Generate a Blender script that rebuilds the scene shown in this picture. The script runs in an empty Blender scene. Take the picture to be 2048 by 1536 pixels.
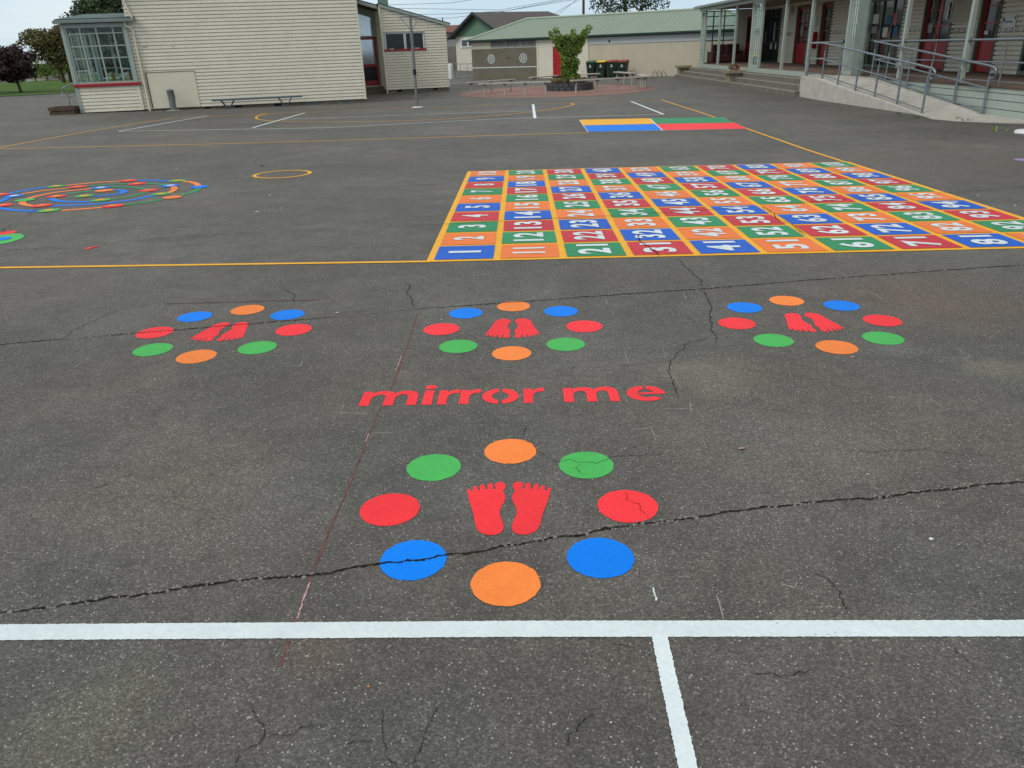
import bpy, bmesh, math, random
from mathutils import Vector, Matrix, noise
R = math.radians
random.seed(7)
scene = bpy.context.scene
col = scene.collection

# ------------------------------------------------------------------ camera
F_PX = 1521.5                     # focal length in pixels of a 2048 px wide picture
CH = 1.600                        # camera height
RG = ((0.9992879, -0.0377318, 0.0), (-0.0152744, -0.4045259, 0.9143990), (-0.0345019, -0.9137479, -0.4048141))
cam_d = bpy.data.cameras.new('camera')
cam_d.sensor_width = 36.0
cam_d.lens = F_PX / 2048 * 36
cam_d.clip_start = 0.05
cam_d.clip_end = 3000
cam = bpy.data.objects.new('camera', cam_d)
col.objects.link(cam)
cam.matrix_world = Matrix(((RG[0][0], -RG[0][1], -RG[0][2], 0), (RG[1][0], -RG[1][1], -RG[1][2], 0),
                           (RG[2][0], -RG[2][1], -RG[2][2], CH), (0, 0, 0, 1)))
scene.camera = cam

# ------------------------------------------------------------------ world + sun (overcast)
SUN_EL, SUN_AZ = 46, -125
world = bpy.data.worlds.new('World')
scene.world = world
world.use_nodes = True
wn = world.node_tree
wn.nodes.clear()
w_out = wn.nodes.new('ShaderNodeOutputWorld')
w_bg = wn.nodes.new('ShaderNodeBackground')
w_sky = wn.nodes.new('ShaderNodeTexSky')
w_sky.sky_type = 'NISHITA'
w_sky.sun_disc = False
w_sky.sun_elevation = R(SUN_EL)
w_sky.sun_rotation = R(SUN_AZ)
w_sky.air_density = 1.0
w_sky.dust_density = 2.0
w_tc = wn.nodes.new('ShaderNodeTexCoord')
w_map = wn.nodes.new('ShaderNodeMapping')
w_map.inputs['Scale'].default_value = (1.0, 1.0, 4.0)
w_no = wn.nodes.new('ShaderNodeTexNoise')
w_no.inputs['Scale'].default_value = 2.2
w_no.inputs['Detail'].default_value = 5
w_rp = wn.nodes.new('ShaderNodeValToRGB')
w_rp.color_ramp.elements[0].position = 0.4
w_rp.color_ramp.elements[0].color = (5.7, 7.3, 8.6, 1)
w_rp.color_ramp.elements[1].position = 0.62
w_rp.color_ramp.elements[1].color = (7.9, 8.8, 9.2, 1)
w_mx = wn.nodes.new('ShaderNodeMixRGB')
w_mx.inputs['Fac'].default_value = 0.85
wn.links.new(w_tc.outputs['Generated'], w_map.inputs['Vector'])
wn.links.new(w_map.outputs['Vector'], w_no.inputs['Vector'])
wn.links.new(w_no.outputs['Fac'], w_rp.inputs['Fac'])
wn.links.new(w_sky.outputs['Color'], w_mx.inputs['Color1'])
wn.links.new(w_rp.outputs['Color'], w_mx.inputs['Color2'])
w_sep = wn.nodes.new('ShaderNodeSeparateXYZ')      # an overcast sky is brightest overhead
w_el = wn.nodes.new('ShaderNodeMapRange')
w_el.inputs['From Min'].default_value = 0.12
w_el.inputs['From Max'].default_value = 0.95
w_zen = wn.nodes.new('ShaderNodeMixRGB')
w_zen.blend_type = 'MIX'
w_zen.inputs['Color2'].default_value = (7.9, 7.7, 7.3, 1)
wn.links.new(w_tc.outputs['Generated'], w_sep.inputs['Vector'])
wn.links.new(w_sep.outputs['Z'], w_el.inputs['Value'])
wn.links.new(w_el.outputs['Result'], w_zen.inputs['Fac'])
wn.links.new(w_mx.outputs['Color'], w_zen.inputs['Color1'])
wn.links.new(w_zen.outputs['Color'], w_bg.inputs['Color'])
w_bg.inputs['Strength'].default_value = 0.10
wn.links.new(w_bg.outputs['Background'], w_out.inputs['Surface'])

sun_d = bpy.data.lights.new('sun', 'SUN')
sun_d.energy = 1.35
sun_d.angle = R(22)
sun_d.color = (1.0, 0.97, 0.92)
sun = bpy.data.objects.new('sun', sun_d)
col.objects.link(sun)
sun.rotation_euler = (R(90 - SUN_EL), 0, R(180 - SUN_AZ) + R(0))
scene.view_settings.view_transform = 'Standard'
scene.view_settings.look = 'None'
scene.view_settings.gamma = 1.0
scene.view_settings.exposure = 0.15

# ------------------------------------------------------------------ ground maths
SX, SY = -0.0087572, -0.0115964      # the playground drains away gently, then levels out
ZLOW, ZHIGH = -0.41, 0.10

def gz(x, y):
    return min(ZHIGH, max(ZLOW, SX * x + SY * y))

def ray(u, v):
    d = ((u - 1024) / F_PX, (v - 768) / F_PX, 1.0)
    return [RG[i][0] * d[0] + RG[i][1] * d[1] + RG[i][2] * d[2] for i in range(3)]

def at(u, v):
    """point of the ground seen at a pixel of the 2048x1536 photograph (for tracing flat paint and cracks)"""
    d = ray(u, v)
    t = -CH / (d[2] - SX * d[0] - SY * d[1])
    z = CH + t * d[2]
    if z < ZLOW:
        t = (ZLOW - CH) / d[2]
    elif z > ZHIGH:
        t = (ZHIGH - CH) / d[2]
    return (t * d[0], t * d[1])

# ------------------------------------------------------------------ materials
def S(r, g, b, k=1.0):
    def f(c):
        c /= 255.0
        return c / 12.92 if c <= 0.04045 else ((c + 0.055) / 1.055) ** 2.4
    return (f(r) * k, f(g) * k, f(b) * k, 1)

def mat(name, rgba, rough=0.6, spec=0.4, metal=0.0, nscale=3.0, namt=0.12, bump=0.0, bscale=60, coat=0.0):
    m = bpy.data.materials.new(name)
    m.use_nodes = True
    nt = m.node_tree
    b = nt.nodes['Principled BSDF']
    b.inputs['Roughness'].default_value = rough
    b.inputs['Specular IOR Level'].default_value = spec
    b.inputs['Metallic'].default_value = metal
    tc = nt.nodes.new('ShaderNodeTexCoord')
    n = nt.nodes.new('ShaderNodeTexNoise')
    n.inputs['Scale'].default_value = nscale
    n.inputs['Detail'].default_value = 6
    n.inputs['Roughness'].default_value = 0.65
    nt.links.new(tc.outputs['Object'], n.inputs['Vector'])
    r = nt.nodes.new('ShaderNodeMapRange')
    r.inputs['From Min'].default_value = 0.3
    r.inputs['From Max'].default_value = 0.7
    r.inputs['To Min'].default_value = 1 - namt
    r.inputs['To Max'].default_value = 1 + namt
    nt.links.new(n.outputs['Fac'], r.inputs['Value'])
    mx = nt.nodes.new('ShaderNodeVectorMath')
    mx.operation = 'SCALE'
    mx.inputs[0].default_value = rgba[:3]
    nt.links.new(r.outputs['Result'], mx.inputs['Scale'])
    nt.links.new(mx.outputs['Vector'], b.inputs['Base Color'])
    if bump:
        n2 = nt.nodes.new('ShaderNodeTexNoise')
        n2.inputs['Scale'].default_value = bscale
        n2.inputs['Detail'].default_value = 4
        nt.links.new(tc.outputs['Object'], n2.inputs['Vector'])
        bp = nt.nodes.new('ShaderNodeBump')
        bp.inputs['Strength'].default_value = bump
        bp.inputs['Distance'].default_value = 0.01
        nt.links.new(n2.outputs['Fac'], bp.inputs['Height'])
        nt.links.new(bp.outputs['Normal'], b.inputs['Normal'])
    m['base'] = mx.name
    return m

K = 0.80   # paint reads brighter in daylight than its base colour

def nd(nt, typ, **kw):
    n = nt.nodes.new(typ)
    for k, v in kw.items():
        if k in n.inputs:
            n.inputs[k].default_value = v
        else:
            setattr(n, k, v)
    return n

def asphalt():
    m = bpy.data.materials.new('asphalt')
    m.use_nodes = True
    nt = m.node_tree
    L = nt.links
    b = nt.nodes['Principled BSDF']
    tc = nt.nodes.new('ShaderNodeTexCoord')
    P = tc.outputs['Object']

    def ramp(src, stops):
        r = nt.nodes.new('ShaderNodeValToRGB')
        e = r.color_ramp.elements
        e[0].position, e[0].color = stops[0][0], stops[0][1]
        e[1].position, e[1].color = stops[-1][0], stops[-1][1]
        for p, c in stops[1:-1]:
            x = e.new(p)
            x.color = c
        L.new(src, r.inputs['Fac'])
        return r.outputs['Color']

    def g(v, a=1):
        return (v, v, v, a)

    def mul(a, bb, fac=1.0, typ='MULTIPLY'):
        x = nt.nodes.new('ShaderNodeMixRGB')
        x.blend_type = typ
        x.inputs['Fac'].default_value = fac
        L.new(a, x.inputs['Color1'])
        if isinstance(bb, tuple):
            x.inputs['Color2'].default_value = bb
        else:
            L.new(bb, x.inputs['Color2'])
        return x.outputs['Color']

    # binder, broad tone patches
    n1 = nd(nt, 'ShaderNodeTexNoise', Scale=0.35, Detail=5, Roughness=0.6)
    L.new(P, n1.inputs['Vector'])
    c = ramp(n1.outputs['Fac'], [(0.30, (0.063, 0.062, 0.058, 1)), (0.5, (0.080, 0.078, 0.073, 1)), (0.70, (0.105, 0.102, 0.095, 1))])
    n2 = nd(nt, 'ShaderNodeTexNoise', Scale=2.6, Detail=6, Roughness=0.7)
    L.new(P, n2.inputs['Vector'])
    c = mul(c, ramp(n2.outputs['Fac'], [(0.3, g(0.78)), (0.7, g(1.2))]))
    n5 = nd(nt, 'ShaderNodeTexNoise', Scale=11.0, Detail=4, Roughness=0.7)
    L.new(P, n5.inputs['Vector'])
    c = mul(c, ramp(n5.outputs['Fac'], [(0.3, g(0.86)), (0.7, g(1.14))]))
    wob = nd(nt, 'ShaderNodeTexNoise', Scale=5.0, Detail=6, Roughness=0.75)
    L.new(P, wob.inputs['Vector'])
    for (u, v, rad, colr, amt) in ((1440, 750, .38, (0.150, 0.142, 0.112, 1), .55), (150, 1440, .30, (0.115, 0.118, 0.085, 1), .5), (1860, 600, .9, (0.115, 0.085, 0.065, 1), .5),
                                   (1985, 735, .22, (0.150, 0.145, 0.115, 1), .5), (1790, 700, .20, (0.15, 0.15, 0.145, 1), .45), (420, 1000, .75, (0.125, 0.122, 0.112, 1), .4), (1560, 900, .8, (0.125, 0.122, 0.112, 1), .35),
                                   (560, 760, .55, (0.055, 0.053, 0.05, 1), .45), (640, 1290, .16, (0.125, 0.09, 0.075, 1), .4), (1150, 1500, .35, (0.06, 0.058, 0.055, 1), .4), (240, 640, .5, (0.12, 0.118, 0.11, 1), .4),
                                   (760, 330, 1.6, (0.060, 0.059, 0.057, 1), .4), (1650, 780, .5, (0.06, 0.058, 0.055, 1), .35), (1880, 330, 2.2, (0.11, 0.09, 0.078, 1), .35), (1700, 200, 2.2, (0.062, 0.062, 0.06, 1), .5), (60, 560, .9, (0.10, 0.085, 0.075, 1), .4)):
        x0, y0 = at(u, v)
        ds = nt.nodes.new('ShaderNodeVectorMath')
        ds.operation = 'DISTANCE'
        L.new(P, ds.inputs[0])
        ds.inputs[1].default_value = (x0, y0, gz(x0, y0))
        ad = nt.nodes.new('ShaderNodeMath')
        ad.operation = 'MULTIPLY_ADD'
        L.new(wob.outputs['Fac'], ad.inputs[0])
        ad.inputs[1].default_value = rad * 1.6
        L.new(ds.outputs['Value'], ad.inputs[2])
        mp = nd(nt, 'ShaderNodeMapRange')
        mp.interpolation_type = 'SMOOTHSTEP'
        mp.inputs['From Min'].default_value = rad * .9
        mp.inputs['From Max'].default_value = rad * 1.9
        mp.inputs['To Min'].default_value = amt
        mp.inputs['To Max'].default_value = 0.0
        L.new(ad.outputs['Value'], mp.inputs['Value'])
        sx_ = nt.nodes.new('ShaderNodeMixRGB')
        L.new(mp.outputs['Result'], sx_.inputs['Fac'])
        L.new(c, sx_.inputs['Color1'])
        sx_.inputs['Color2'].default_value = colr
        c = sx_.outputs['Color']
    # warm and greenish grime
    n3 = nd(nt, 'ShaderNodeTexNoise', Scale=0.8, Detail=3)
    L.new(P, n3.inputs['Vector'])
    c = mul(c, ramp(n3.outputs['Color'], [(0.35, (1.0, 1.0, 1.0, 1)), (0.68, (1.10, 1.03, 0.90, 1))]))
    # aggregate: stones of many tones
    v1 = nd(nt, 'ShaderNodeTexVoronoi', Scale=190.0)
    L.new(P, v1.inputs['Vector'])
    hs = nt.nodes.new('ShaderNodeSeparateColor')
    L.new(v1.outputs['Color'], hs.inputs['Color'])
    c = mul(c, ramp(hs.outputs['Red'], [(0.0, g(0.58)), (0.5, g(0.96)), (0.84, g(1.25)), (1.0, g(1.9))]))
    v2 = nd(nt, 'ShaderNodeTexVoronoi', Scale=130.0)
    L.new(P, v2.inputs['Vector'])
    hs2 = nt.nodes.new('ShaderNodeSeparateColor')
    L.new(v2.outputs['Color'], hs2.inputs['Color'])
    st = ramp(hs2.outputs['Green'], [(0.915, g(0)), (0.975, g(1))])
    near = ramp(v2.outputs['Distance'], [(0.26, g(1)), (0.42, g(0))])
    mk = mul(st, near)
    x = nt.nodes.new('ShaderNodeMixRGB')
    L.new(mk, x.inputs['Fac'])
    L.new(c, x.inputs['Color1'])
    x.inputs['Color2'].default_value = (0.40, 0.39, 0.37, 1)
    c = x.outputs['Color']
    # hairline crazing
    wv = nd(nt, 'ShaderNodeTexNoise', Scale=3.0, Detail=6, Roughness=0.7)
    L.new(P, wv.inputs['Vector'])
    off = nt.nodes.new('ShaderNodeVectorMath')
    off.operation = 'MULTIPLY_ADD'
    L.new(wv.outputs['Color'], off.inputs[0])
    off.inputs[1].default_value = (0.55, 0.55, 0.55)
    L.new(P, off.inputs[2])
    cr = nd(nt, 'ShaderNodeTexVoronoi', Scale=1.35)
    cr.feature = 'DISTANCE_TO_EDGE'
    L.new(off.outputs['Vector'], cr.inputs['Vector'])
    ln = ramp(cr.outputs['Distance'], [(0.0, g(1)), (0.0055, g(0))])
    n4 = nd(nt, 'ShaderNodeTexNoise', Scale=0.9, Detail=4)
    L.new(P, n4.inputs['Vector'])
    msk = ramp(n4.outputs['Fac'], [(0.47, g(0)), (0.56, g(0.75))])
    lm = mul(ln, msk)
    y = nt.nodes.new('ShaderNodeMixRGB')
    L.new(lm, y.inputs['Fac'])
    L.new(c, y.inputs['Color1'])
    y.inputs['Color2'].default_value = (0.022, 0.021, 0.020, 1)
    c = y.outputs['Color']
    L.new(c, b.inputs['Base Color'])
    b.inputs['Roughness'].default_value = 0.72
    b.inputs['Specular IOR Level'].default_value = 0.45
    h = nt.nodes.new('ShaderNodeMath')
    h.operation = 'SUBTRACT'
    L.new(hs.outputs['Red'], h.inputs[0])
    L.new(lm, h.inputs[1])
    bp = nt.nodes.new('ShaderNodeBump')
    bp.inputs['Strength'].default_value = 0.4
    bp.inputs['Distance'].default_value = 0.004
    L.new(h.outputs['Value'], bp.inputs['Height'])
    L.new(bp.outputs['Normal'], b.inputs['Normal'])
    return m

def paint(name, rgba, grain=0.5, wear=0.0):
    """road paint: takes on the grain of the stones underneath, with a few pinholes"""
    m = bpy.data.materials.new(name)
    m.use_nodes = True
    nt = m.node_tree
    L = nt.links
    b = nt.nodes['Principled BSDF']
    tc = nt.nodes.new('ShaderNodeTexCoord')
    n = nd(nt, 'ShaderNodeTexNoise', Scale=5.0, Detail=5, Roughness=0.7)
    L.new(tc.outputs['Object'], n.inputs['Vector'])
    mr = nd(nt, 'ShaderNodeMapRange')
    mr.inputs['From Min'].default_value = 0.3
    mr.inputs['From Max'].default_value = 0.7
    mr.inputs['To Min'].default_value = 0.93
    mr.inputs['To Max'].default_value = 1.06
    L.new(n.outputs['Fac'], mr.inputs['Value'])
    sc = nt.nodes.new('ShaderNodeVectorMath')
    sc.operation = 'SCALE'
    sc.inputs[0].default_value = rgba[:3]
    oi = nt.nodes.new('ShaderNodeObjectInfo')
    orr = nd(nt, 'ShaderNodeMapRange')
    orr.inputs['To Min'].default_value = 0.93
    orr.inputs['To Max'].default_value = 1.05
    L.new(oi.outputs['Random'], orr.inputs['Value'])
    ng = nd(nt, 'ShaderNodeTexNoise', Scale=60.0, Detail=4, Roughness=0.8)
    L.new(tc.outputs['Object'], ng.inputs['Vector'])
    gr = nd(nt, 'ShaderNodeMapRange')
    gr.inputs['From Min'].default_value = 0.35
    gr.inputs['From Max'].default_value = 0.65
    gr.inputs['To Min'].default_value = 0.93
    gr.inputs['To Max'].default_value = 1.05
    L.new(ng.outputs['Fac'], gr.inputs['Value'])
    m1 = nd(nt, 'ShaderNodeMath'); m1.operation = 'MULTIPLY'
    m2 = nd(nt, 'ShaderNodeMath'); m2.operation = 'MULTIPLY'
    L.new(mr.outputs['Result'], m1.inputs[0]); L.new(orr.outputs['Result'], m1.inputs[1])
    L.new(m1.outputs['Value'], m2.inputs[0]); L.new(gr.outputs['Result'], m2.inputs[1])
    L.new(m2.outputs['Value'], sc.inputs['Scale'])
    v = nd(nt, 'ShaderNodeTexVoronoi', Scale=260.0)
    L.new(tc.outputs['Object'], v.inputs['Vector'])
    sp = nt.nodes.new('ShaderNodeSeparateColor')
    L.new(v.outputs['Color'], sp.inputs['Color'])
    n3 = nd(nt, 'ShaderNodeTexNoise', Scale=1.7, Detail=4)
    L.new(tc.outputs['Object'], n3.inputs['Vector'])
    add = nt.nodes.new('ShaderNodeMath')
    add.operation = 'MULTIPLY_ADD'
    L.new(n3.outputs['Fac'], add.inputs[0])
    add.inputs[1].default_value = 0.03 + wear
    L.new(sp.outputs['Red'], add.inputs[2])
    gt = nt.nodes.new('ShaderNodeMath')
    gt.operation = 'GREATER_THAN'
    gt.inputs[1].default_value = 1.016
    L.new(add.outputs['Value'], gt.inputs[0])
    mx = nt.nodes.new('ShaderNodeMixRGB')
    L.new(gt.outputs['Value'], mx.inputs['Fac'])
    L.new(sc.outputs['Vector'], mx.inputs['Color1'])
    mx.inputs['Color2'].default_value = (rgba[0] * .35 + .02, rgba[1] * .35 + .02, rgba[2] * .35 + .02, 1)
    L.new(mx.outputs['Color'], b.inputs['Base Color'])
    b.inputs['Roughness'].default_value = 0.55
    b.inputs['Specular IOR Level'].default_value = 0.12
    bp = nt.nodes.new('ShaderNodeBump')
    bp.inputs['Strength'].default_value = grain
    bp.inputs['Distance'].default_value = 0.004
    L.new(sp.outputs['Green'], bp.inputs['Height'])
    L.new(bp.outputs['Normal'], b.inputs['Normal'])
    return m

def glass(name, tint=(0.75, 0.85, 0.85), refl=0.16):
    m = bpy.data.materials.new(name)
    m.use_nodes = True
    nt = m.node_tree
    nt.nodes.clear()
    o = nt.nodes.new('ShaderNodeOutputMaterial')
    t = nt.nodes.new('ShaderNodeBsdfTransparent')
    t.inputs['Color'].default_value = (*tint, 1)
    g = nt.nodes.new('ShaderNodeBsdfGlossy')
    g.inputs['Roughness'].default_value = 0.03
    g.inputs['Color'].default_value = (0.9, 0.95, 0.95, 1)
    f = nt.nodes.new('ShaderNodeFresnel')
    f.inputs['IOR'].default_value = 1.22
    ad = nt.nodes.new('ShaderNodeMath')
    ad.inputs[1].default_value = 0.02
    x = nt.nodes.new('ShaderNodeMixShader')
    nt.links.new(f.outputs['Fac'], ad.inputs[0])
    nt.links.new(ad.outputs['Value'], x.inputs['Fac'])
    nt.links.new(t.outputs['BSDF'], x.inputs[1])
    nt.links.new(g.outputs['BSDF'], x.inputs[2])
    nt.links.new(x.outputs['Shader'], o.inputs['Surface'])
    return m

def leafmat(name, c1, c2, c3):
    m = bpy.data.materials.new(name)
    m.use_nodes = True
    nt = m.node_tree
    b = nt.nodes['Principled BSDF']
    geo = nt.nodes.new('ShaderNodeNewGeometry')
    r = nt.nodes.new('ShaderNodeValToRGB')
    r.color_ramp.elements[0].color = (*c1, 1)
    r.color_ramp.elements[1].color = (*c3, 1)
    e = r.color_ramp.elements.new(0.5)
    e.color = (*c2, 1)
    nt.links.new(geo.outputs['Random Per Island'], r.inputs['Fac'])
    tc = nt.nodes.new('ShaderNodeTexCoord')
    n = nd(nt, 'ShaderNodeTexNoise', Scale=0.8, Detail=2)
    nt.links.new(tc.outputs['Object'], n.inputs['Vector'])
    mr = nd(nt, 'ShaderNodeMapRange')
    mr.inputs['From Min'].default_value = 0.35
    mr.inputs['From Max'].default_value = 0.65
    mr.inputs['To Min'].default_value = 0.6
    mr.inputs['To Max'].default_value = 1.35
    nt.links.new(n.outputs['Fac'], mr.inputs['Value'])
    sc = nt.nodes.new('ShaderNodeVectorMath')
    sc.operation = 'SCALE'
    nt.links.new(r.outputs['Color'], sc.inputs[0])
    nt.links.new(mr.outputs['Result'], sc.inputs['Scale'])
    nt.links.new(sc.outputs['Vector'], b.inputs['Base Color'])
    b.inputs['Roughness'].default_value = 0.6
    b.inputs['Specular IOR Level'].default_value = 0.25
    return m

def brickmat(name, c1, c2, mortar, sx, sy, wall=False):
    m = bpy.data.materials.new(name)
    m.use_nodes = True
    nt = m.node_tree
    b = nt.nodes['Principled BSDF']
    tc = nt.nodes.new('ShaderNodeTexCoord')
    mp = nt.nodes.new('ShaderNodeMapping')
    if wall:
        mp.inputs['Rotation'].default_value = (R(90), 0, 0)
    nt.links.new(tc.outputs['Object'], mp.inputs['Vector'])
    br = nt.nodes.new('ShaderNodeTexBrick')
    br.inputs['Color1'].default_value = (*c1, 1)
    br.inputs['Color2'].default_value = (*c2, 1)
    br.inputs['Mortar'].default_value = (*mortar, 1)
    br.inputs['Scale'].default_value = 1.0
    br.inputs['Brick Width'].default_value = sx
    br.inputs['Row Height'].default_value = sy
    br.inputs['Mortar Size'].default_value = 0.012
    nt.links.new(mp.outputs['Vector'], br.inputs['Vector'])
    nt.links.new(br.outputs['Color'], b.inputs['Base Color'])
    b.inputs['Roughness'].default_value = 0.8
    return m

M = {}
M['asphalt'] = asphalt()
M['grass'] = mat('grass', (0.055, 0.105, 0.018), 0.9, 0.1, nscale=0.35, namt=0.45, bump=0.6, bscale=8)
M['orange'] = paint('orange_paint', S(255, 142, 68, .86))
M['red'] = paint('red_paint', S(255, 60, 68, .88))
M['green'] = paint('green_paint', S(82, 194, 98, K))
M['blue'] = paint('blue_paint', S(0, 134, 255, .86))
M['g_orange'] = paint('board_orange_paint', S(255, 136, 70, K), wear=.02)
M['g_red'] = paint('board_red_paint', S(214, 62, 76, K), wear=.02)
M['g_green'] = paint('board_green_paint', S(54, 154, 104, K), wear=.02)
M['g_blue'] = paint('board_blue_paint', S(36, 104, 216, K), wear=.02)
M['yellow'] = paint('yellow_paint', S(255, 188, 52, K), wear=.02)
M['white'] = paint('white_paint', S(228, 240, 244, K), grain=.35)
M['crack'] = mat('crack_black', (0.016, 0.015, 0.014, 1), 0.95, 0.05)  # near-black colour of the pavement crack ribbons
M['crumb'] = mat('crumbled_stone', (0.20, 0.195, 0.175, 1), 0.9, 0.1, nscale=40, namt=.3)
M['chalk'] = mat('chalk', (0.30, 0.30, 0.28, 1), 0.95, 0.05, nscale=30, namt=.5)
M['redchalk'] = mat('red_chalk', (0.145, 0.072, 0.064, 1), 0.95, 0.05, nscale=25, namt=.35)
M['pinkchalk'] = mat('pink_chalk', (0.36, 0.25, 0.25, 1), 0.95, 0.05, nscale=60, namt=.6)
M['lilac'] = paint('lilac_paint', S(170, 145, 195, K))
M['cream'] = mat('cream_weatherboard', S(221, 216, 200, .94), 0.55, 0.35, nscale=1.3, namt=.05)
nt_ = M['cream'].node_tree
_b = nt_.nodes['Principled BSDF']
_src = _b.inputs['Base Color'].links[0].from_socket
_tc = nt_.nodes.new('ShaderNodeTexCoord')
_n = nd(nt_, 'ShaderNodeTexNoise', Scale=7.0, Detail=8, Roughness=0.8)
nt_.links.new(_tc.outputs['Object'], _n.inputs['Vector'])
_r = nt_.nodes.new('ShaderNodeValToRGB')
_r.color_ramp.elements[0].position = .36
_r.color_ramp.elements[0].color = (.90, .89, .85, 1)
_r.color_ramp.elements[1].position = .52
_r.color_ramp.elements[1].color = (1, 1, 1, 1)
nt_.links.new(_n.outputs['Fac'], _r.inputs['Fac'])
_m = nt_.nodes.new('ShaderNodeMixRGB')
_m.blend_type = 'MULTIPLY'
_m.inputs['Fac'].default_value = 1
nt_.links.new(_src, _m.inputs['Color1'])
nt_.links.new(_r.outputs['Color'], _m.inputs['Color2'])
nt_.links.new(_m.outputs['Color'], _b.inputs['Base Color'])
M['creamflat'] = mat('cream_sheet', S(216, 211, 190, .92), 0.6, 0.3, nscale=1.0, namt=.05)
M['creamdark'] = mat('stone_cream_sheet', S(196, 188, 168, .85), 0.65, 0.3, nscale=.8, namt=.06)
M['trim'] = mat('sage_trim', S(160, 172, 164, .85), 0.45, 0.45, nscale=2, namt=.05)
M['postgreen'] = mat('verandah_sage', S(168, 180, 170, .8), 0.45, 0.45, nscale=2, namt=.05)
M['sill'] = mat('red_sill', S(150, 18, 30), 0.4, 0.5, nscale=3, namt=.08)
M['door'] = mat('red_door', S(158, 12, 24), 0.35, 0.5, nscale=3, namt=.06)
M['roofg'] = mat('green_iron_roof', S(138, 154, 138, .72), 0.5, 0.4, nscale=.6, namt=.07)
M['gutter'] = mat('grey_gutter', S(110, 120, 115), 0.45, 0.5)
M['dkgreen'] = mat('dark_green_trim', S(22, 58, 52), 0.5, 0.4)
M['concrete'] = mat('concrete', S(182, 178, 170, .92), 0.85, 0.2, nscale=3, namt=.14, bump=.4, bscale=50)
M['concdark'] = mat('weathered_concrete', S(122, 118, 106, .8), 0.9, 0.15, nscale=4, namt=.25, bump=.4, bscale=40)
M['step'] = mat('step_concrete', S(118, 114, 104, .85), 0.9, 0.15, nscale=3, namt=.18, bump=.3, bscale=40)
M['plaster'] = mat('grey_plaster', S(114, 110, 96, .85), 0.8, 0.2, nscale=1.2, namt=.14)
M['nosing'] = mat('worn_nosing', S(158, 154, 144, .85), 0.85, 0.2, nscale=4, namt=.2)
M['reflect'] = mat('sky_reflecting_glass', (0.34, 0.38, 0.40, 1), 0.05, 0.5, metal=1.0, nscale=.8, namt=.25)
M['steel'] = mat('galvanised_steel', S(132, 142, 150), 0.38, 0.5, metal=0.75, nscale=8, namt=.12)
M['steeld'] = mat('dull_steel', S(118, 122, 122), 0.5, 0.5, metal=0.5, nscale=6, namt=.15)
M['bluesteel'] = mat('slate_blue_paint', S(72, 88, 100), 0.45, 0.5)
M['timber'] = mat('weathered_timber', S(168, 164, 156, .95), 0.85, 0.2, nscale=7, namt=.22)
M['dktimber'] = mat('dark_timber', S(88, 74, 62, .9), 0.85, 0.2, nscale=7, namt=.25)
M['deck'] = mat('deck_timber', S(122, 104, 92, .9), 0.8, 0.2, nscale=5, namt=.2)
M['glass'] = glass('window_glass')
M['mirror'] = mat('dark_glass', (0.012, 0.018, 0.018, 1), 0.06, 0.35, nscale=1, namt=.2)
M['dark'] = mat('dark_interior', (0.02, 0.02, 0.018, 1), 0.9, 0.1)
M['room'] = mat('room_wall', S(120, 120, 110, .7), 0.9, 0.1)
M['white_s'] = mat('white_painted_wood', S(225, 230, 228, .85), 0.5, 0.4)
M['brick'] = brickmat('brick_paving', (0.30, 0.145, 0.105), (0.22, 0.11, 0.085), (0.10, 0.08, 0.07), 0.22, 0.11)
M['block'] = brickmat('retaining_block', (0.075, 0.078, 0.082), (0.11, 0.11, 0.115), (0.03, 0.03, 0.03), 0.3, 0.15, True)
M['blockwall'] = brickmat('concrete_block_wall', (0.20, 0.19, 0.15), (0.17, 0.16, 0.13), (0.12, 0.11, 0.1), 0.4, 0.2, True)
M['binbody'] = mat('bin_green_plastic', S(18, 46, 32), 0.5, 0.4)
M['binred'] = mat('bin_red_lid', S(140, 30, 34), 0.45, 0.4)
M['binyel'] = mat('bin_yellow_lid', S(215, 185, 30), 0.45, 0.4)
M['bingrn'] = mat('bin_green_lid', S(22, 70, 56), 0.45, 0.4)
M['rubber'] = mat('black_rubber', (0.02, 0.02, 0.02, 1), 0.8, 0.2)
M['bark'] = mat('bark', S(84, 74, 60), 0.95, 0.1, nscale=6, namt=.3)
M['leaf_p'] = leafmat('purple_leaves', (0.018, 0.012, 0.014), (0.038, 0.022, 0.026), (0.065, 0.036, 0.036))
M['leaf_b'] = leafmat('bronze_leaves', (0.04, 0.055, 0.015), (0.10, 0.095, 0.03), (0.19, 0.14, 0.045))
M['leaf_d'] = leafmat('dark_green_leaves', (0.025, 0.045, 0.02), (0.05, 0.08, 0.035), (0.09, 0.13, 0.055))
M['leaf_m'] = leafmat('maple_leaves', (0.05, 0.10, 0.02), (0.13, 0.23, 0.035), (0.29, 0.36, 0.07))
M['grassy'] = leafmat('dry_tussock', (0.10, 0.085, 0.03), (0.19, 0.16, 0.07), (0.26, 0.21, 0.11))
M['tile'] = mat('terracotta_tiles', S(128, 88, 74, .8), 0.8, 0.2, nscale=3, namt=.25)
M['irond'] = mat('charcoal_iron_roof', S(72, 68, 64), 0.6, 0.3, nscale=.8, namt=.12)
M['gablegreen'] = mat('green_gable_paint', S(92, 122, 102), 0.6, 0.3, namt=.05)
M['bargeblack'] = mat('black_bargeboard', S(18, 26, 28), 0.5, 0.4)
M['offwhite'] = mat('off_white_render', S(206, 203, 190, .85), 0.7, 0.3, namt=.05)
M['greyiron'] = mat('grey_iron', S(150, 152, 152, .85), 0.6, 0.4, nscale=2, namt=.08)
M['meshgreen'] = mat('green_mesh', S(24, 70, 58), 0.8, 0.2, nscale=2, namt=.15)
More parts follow.
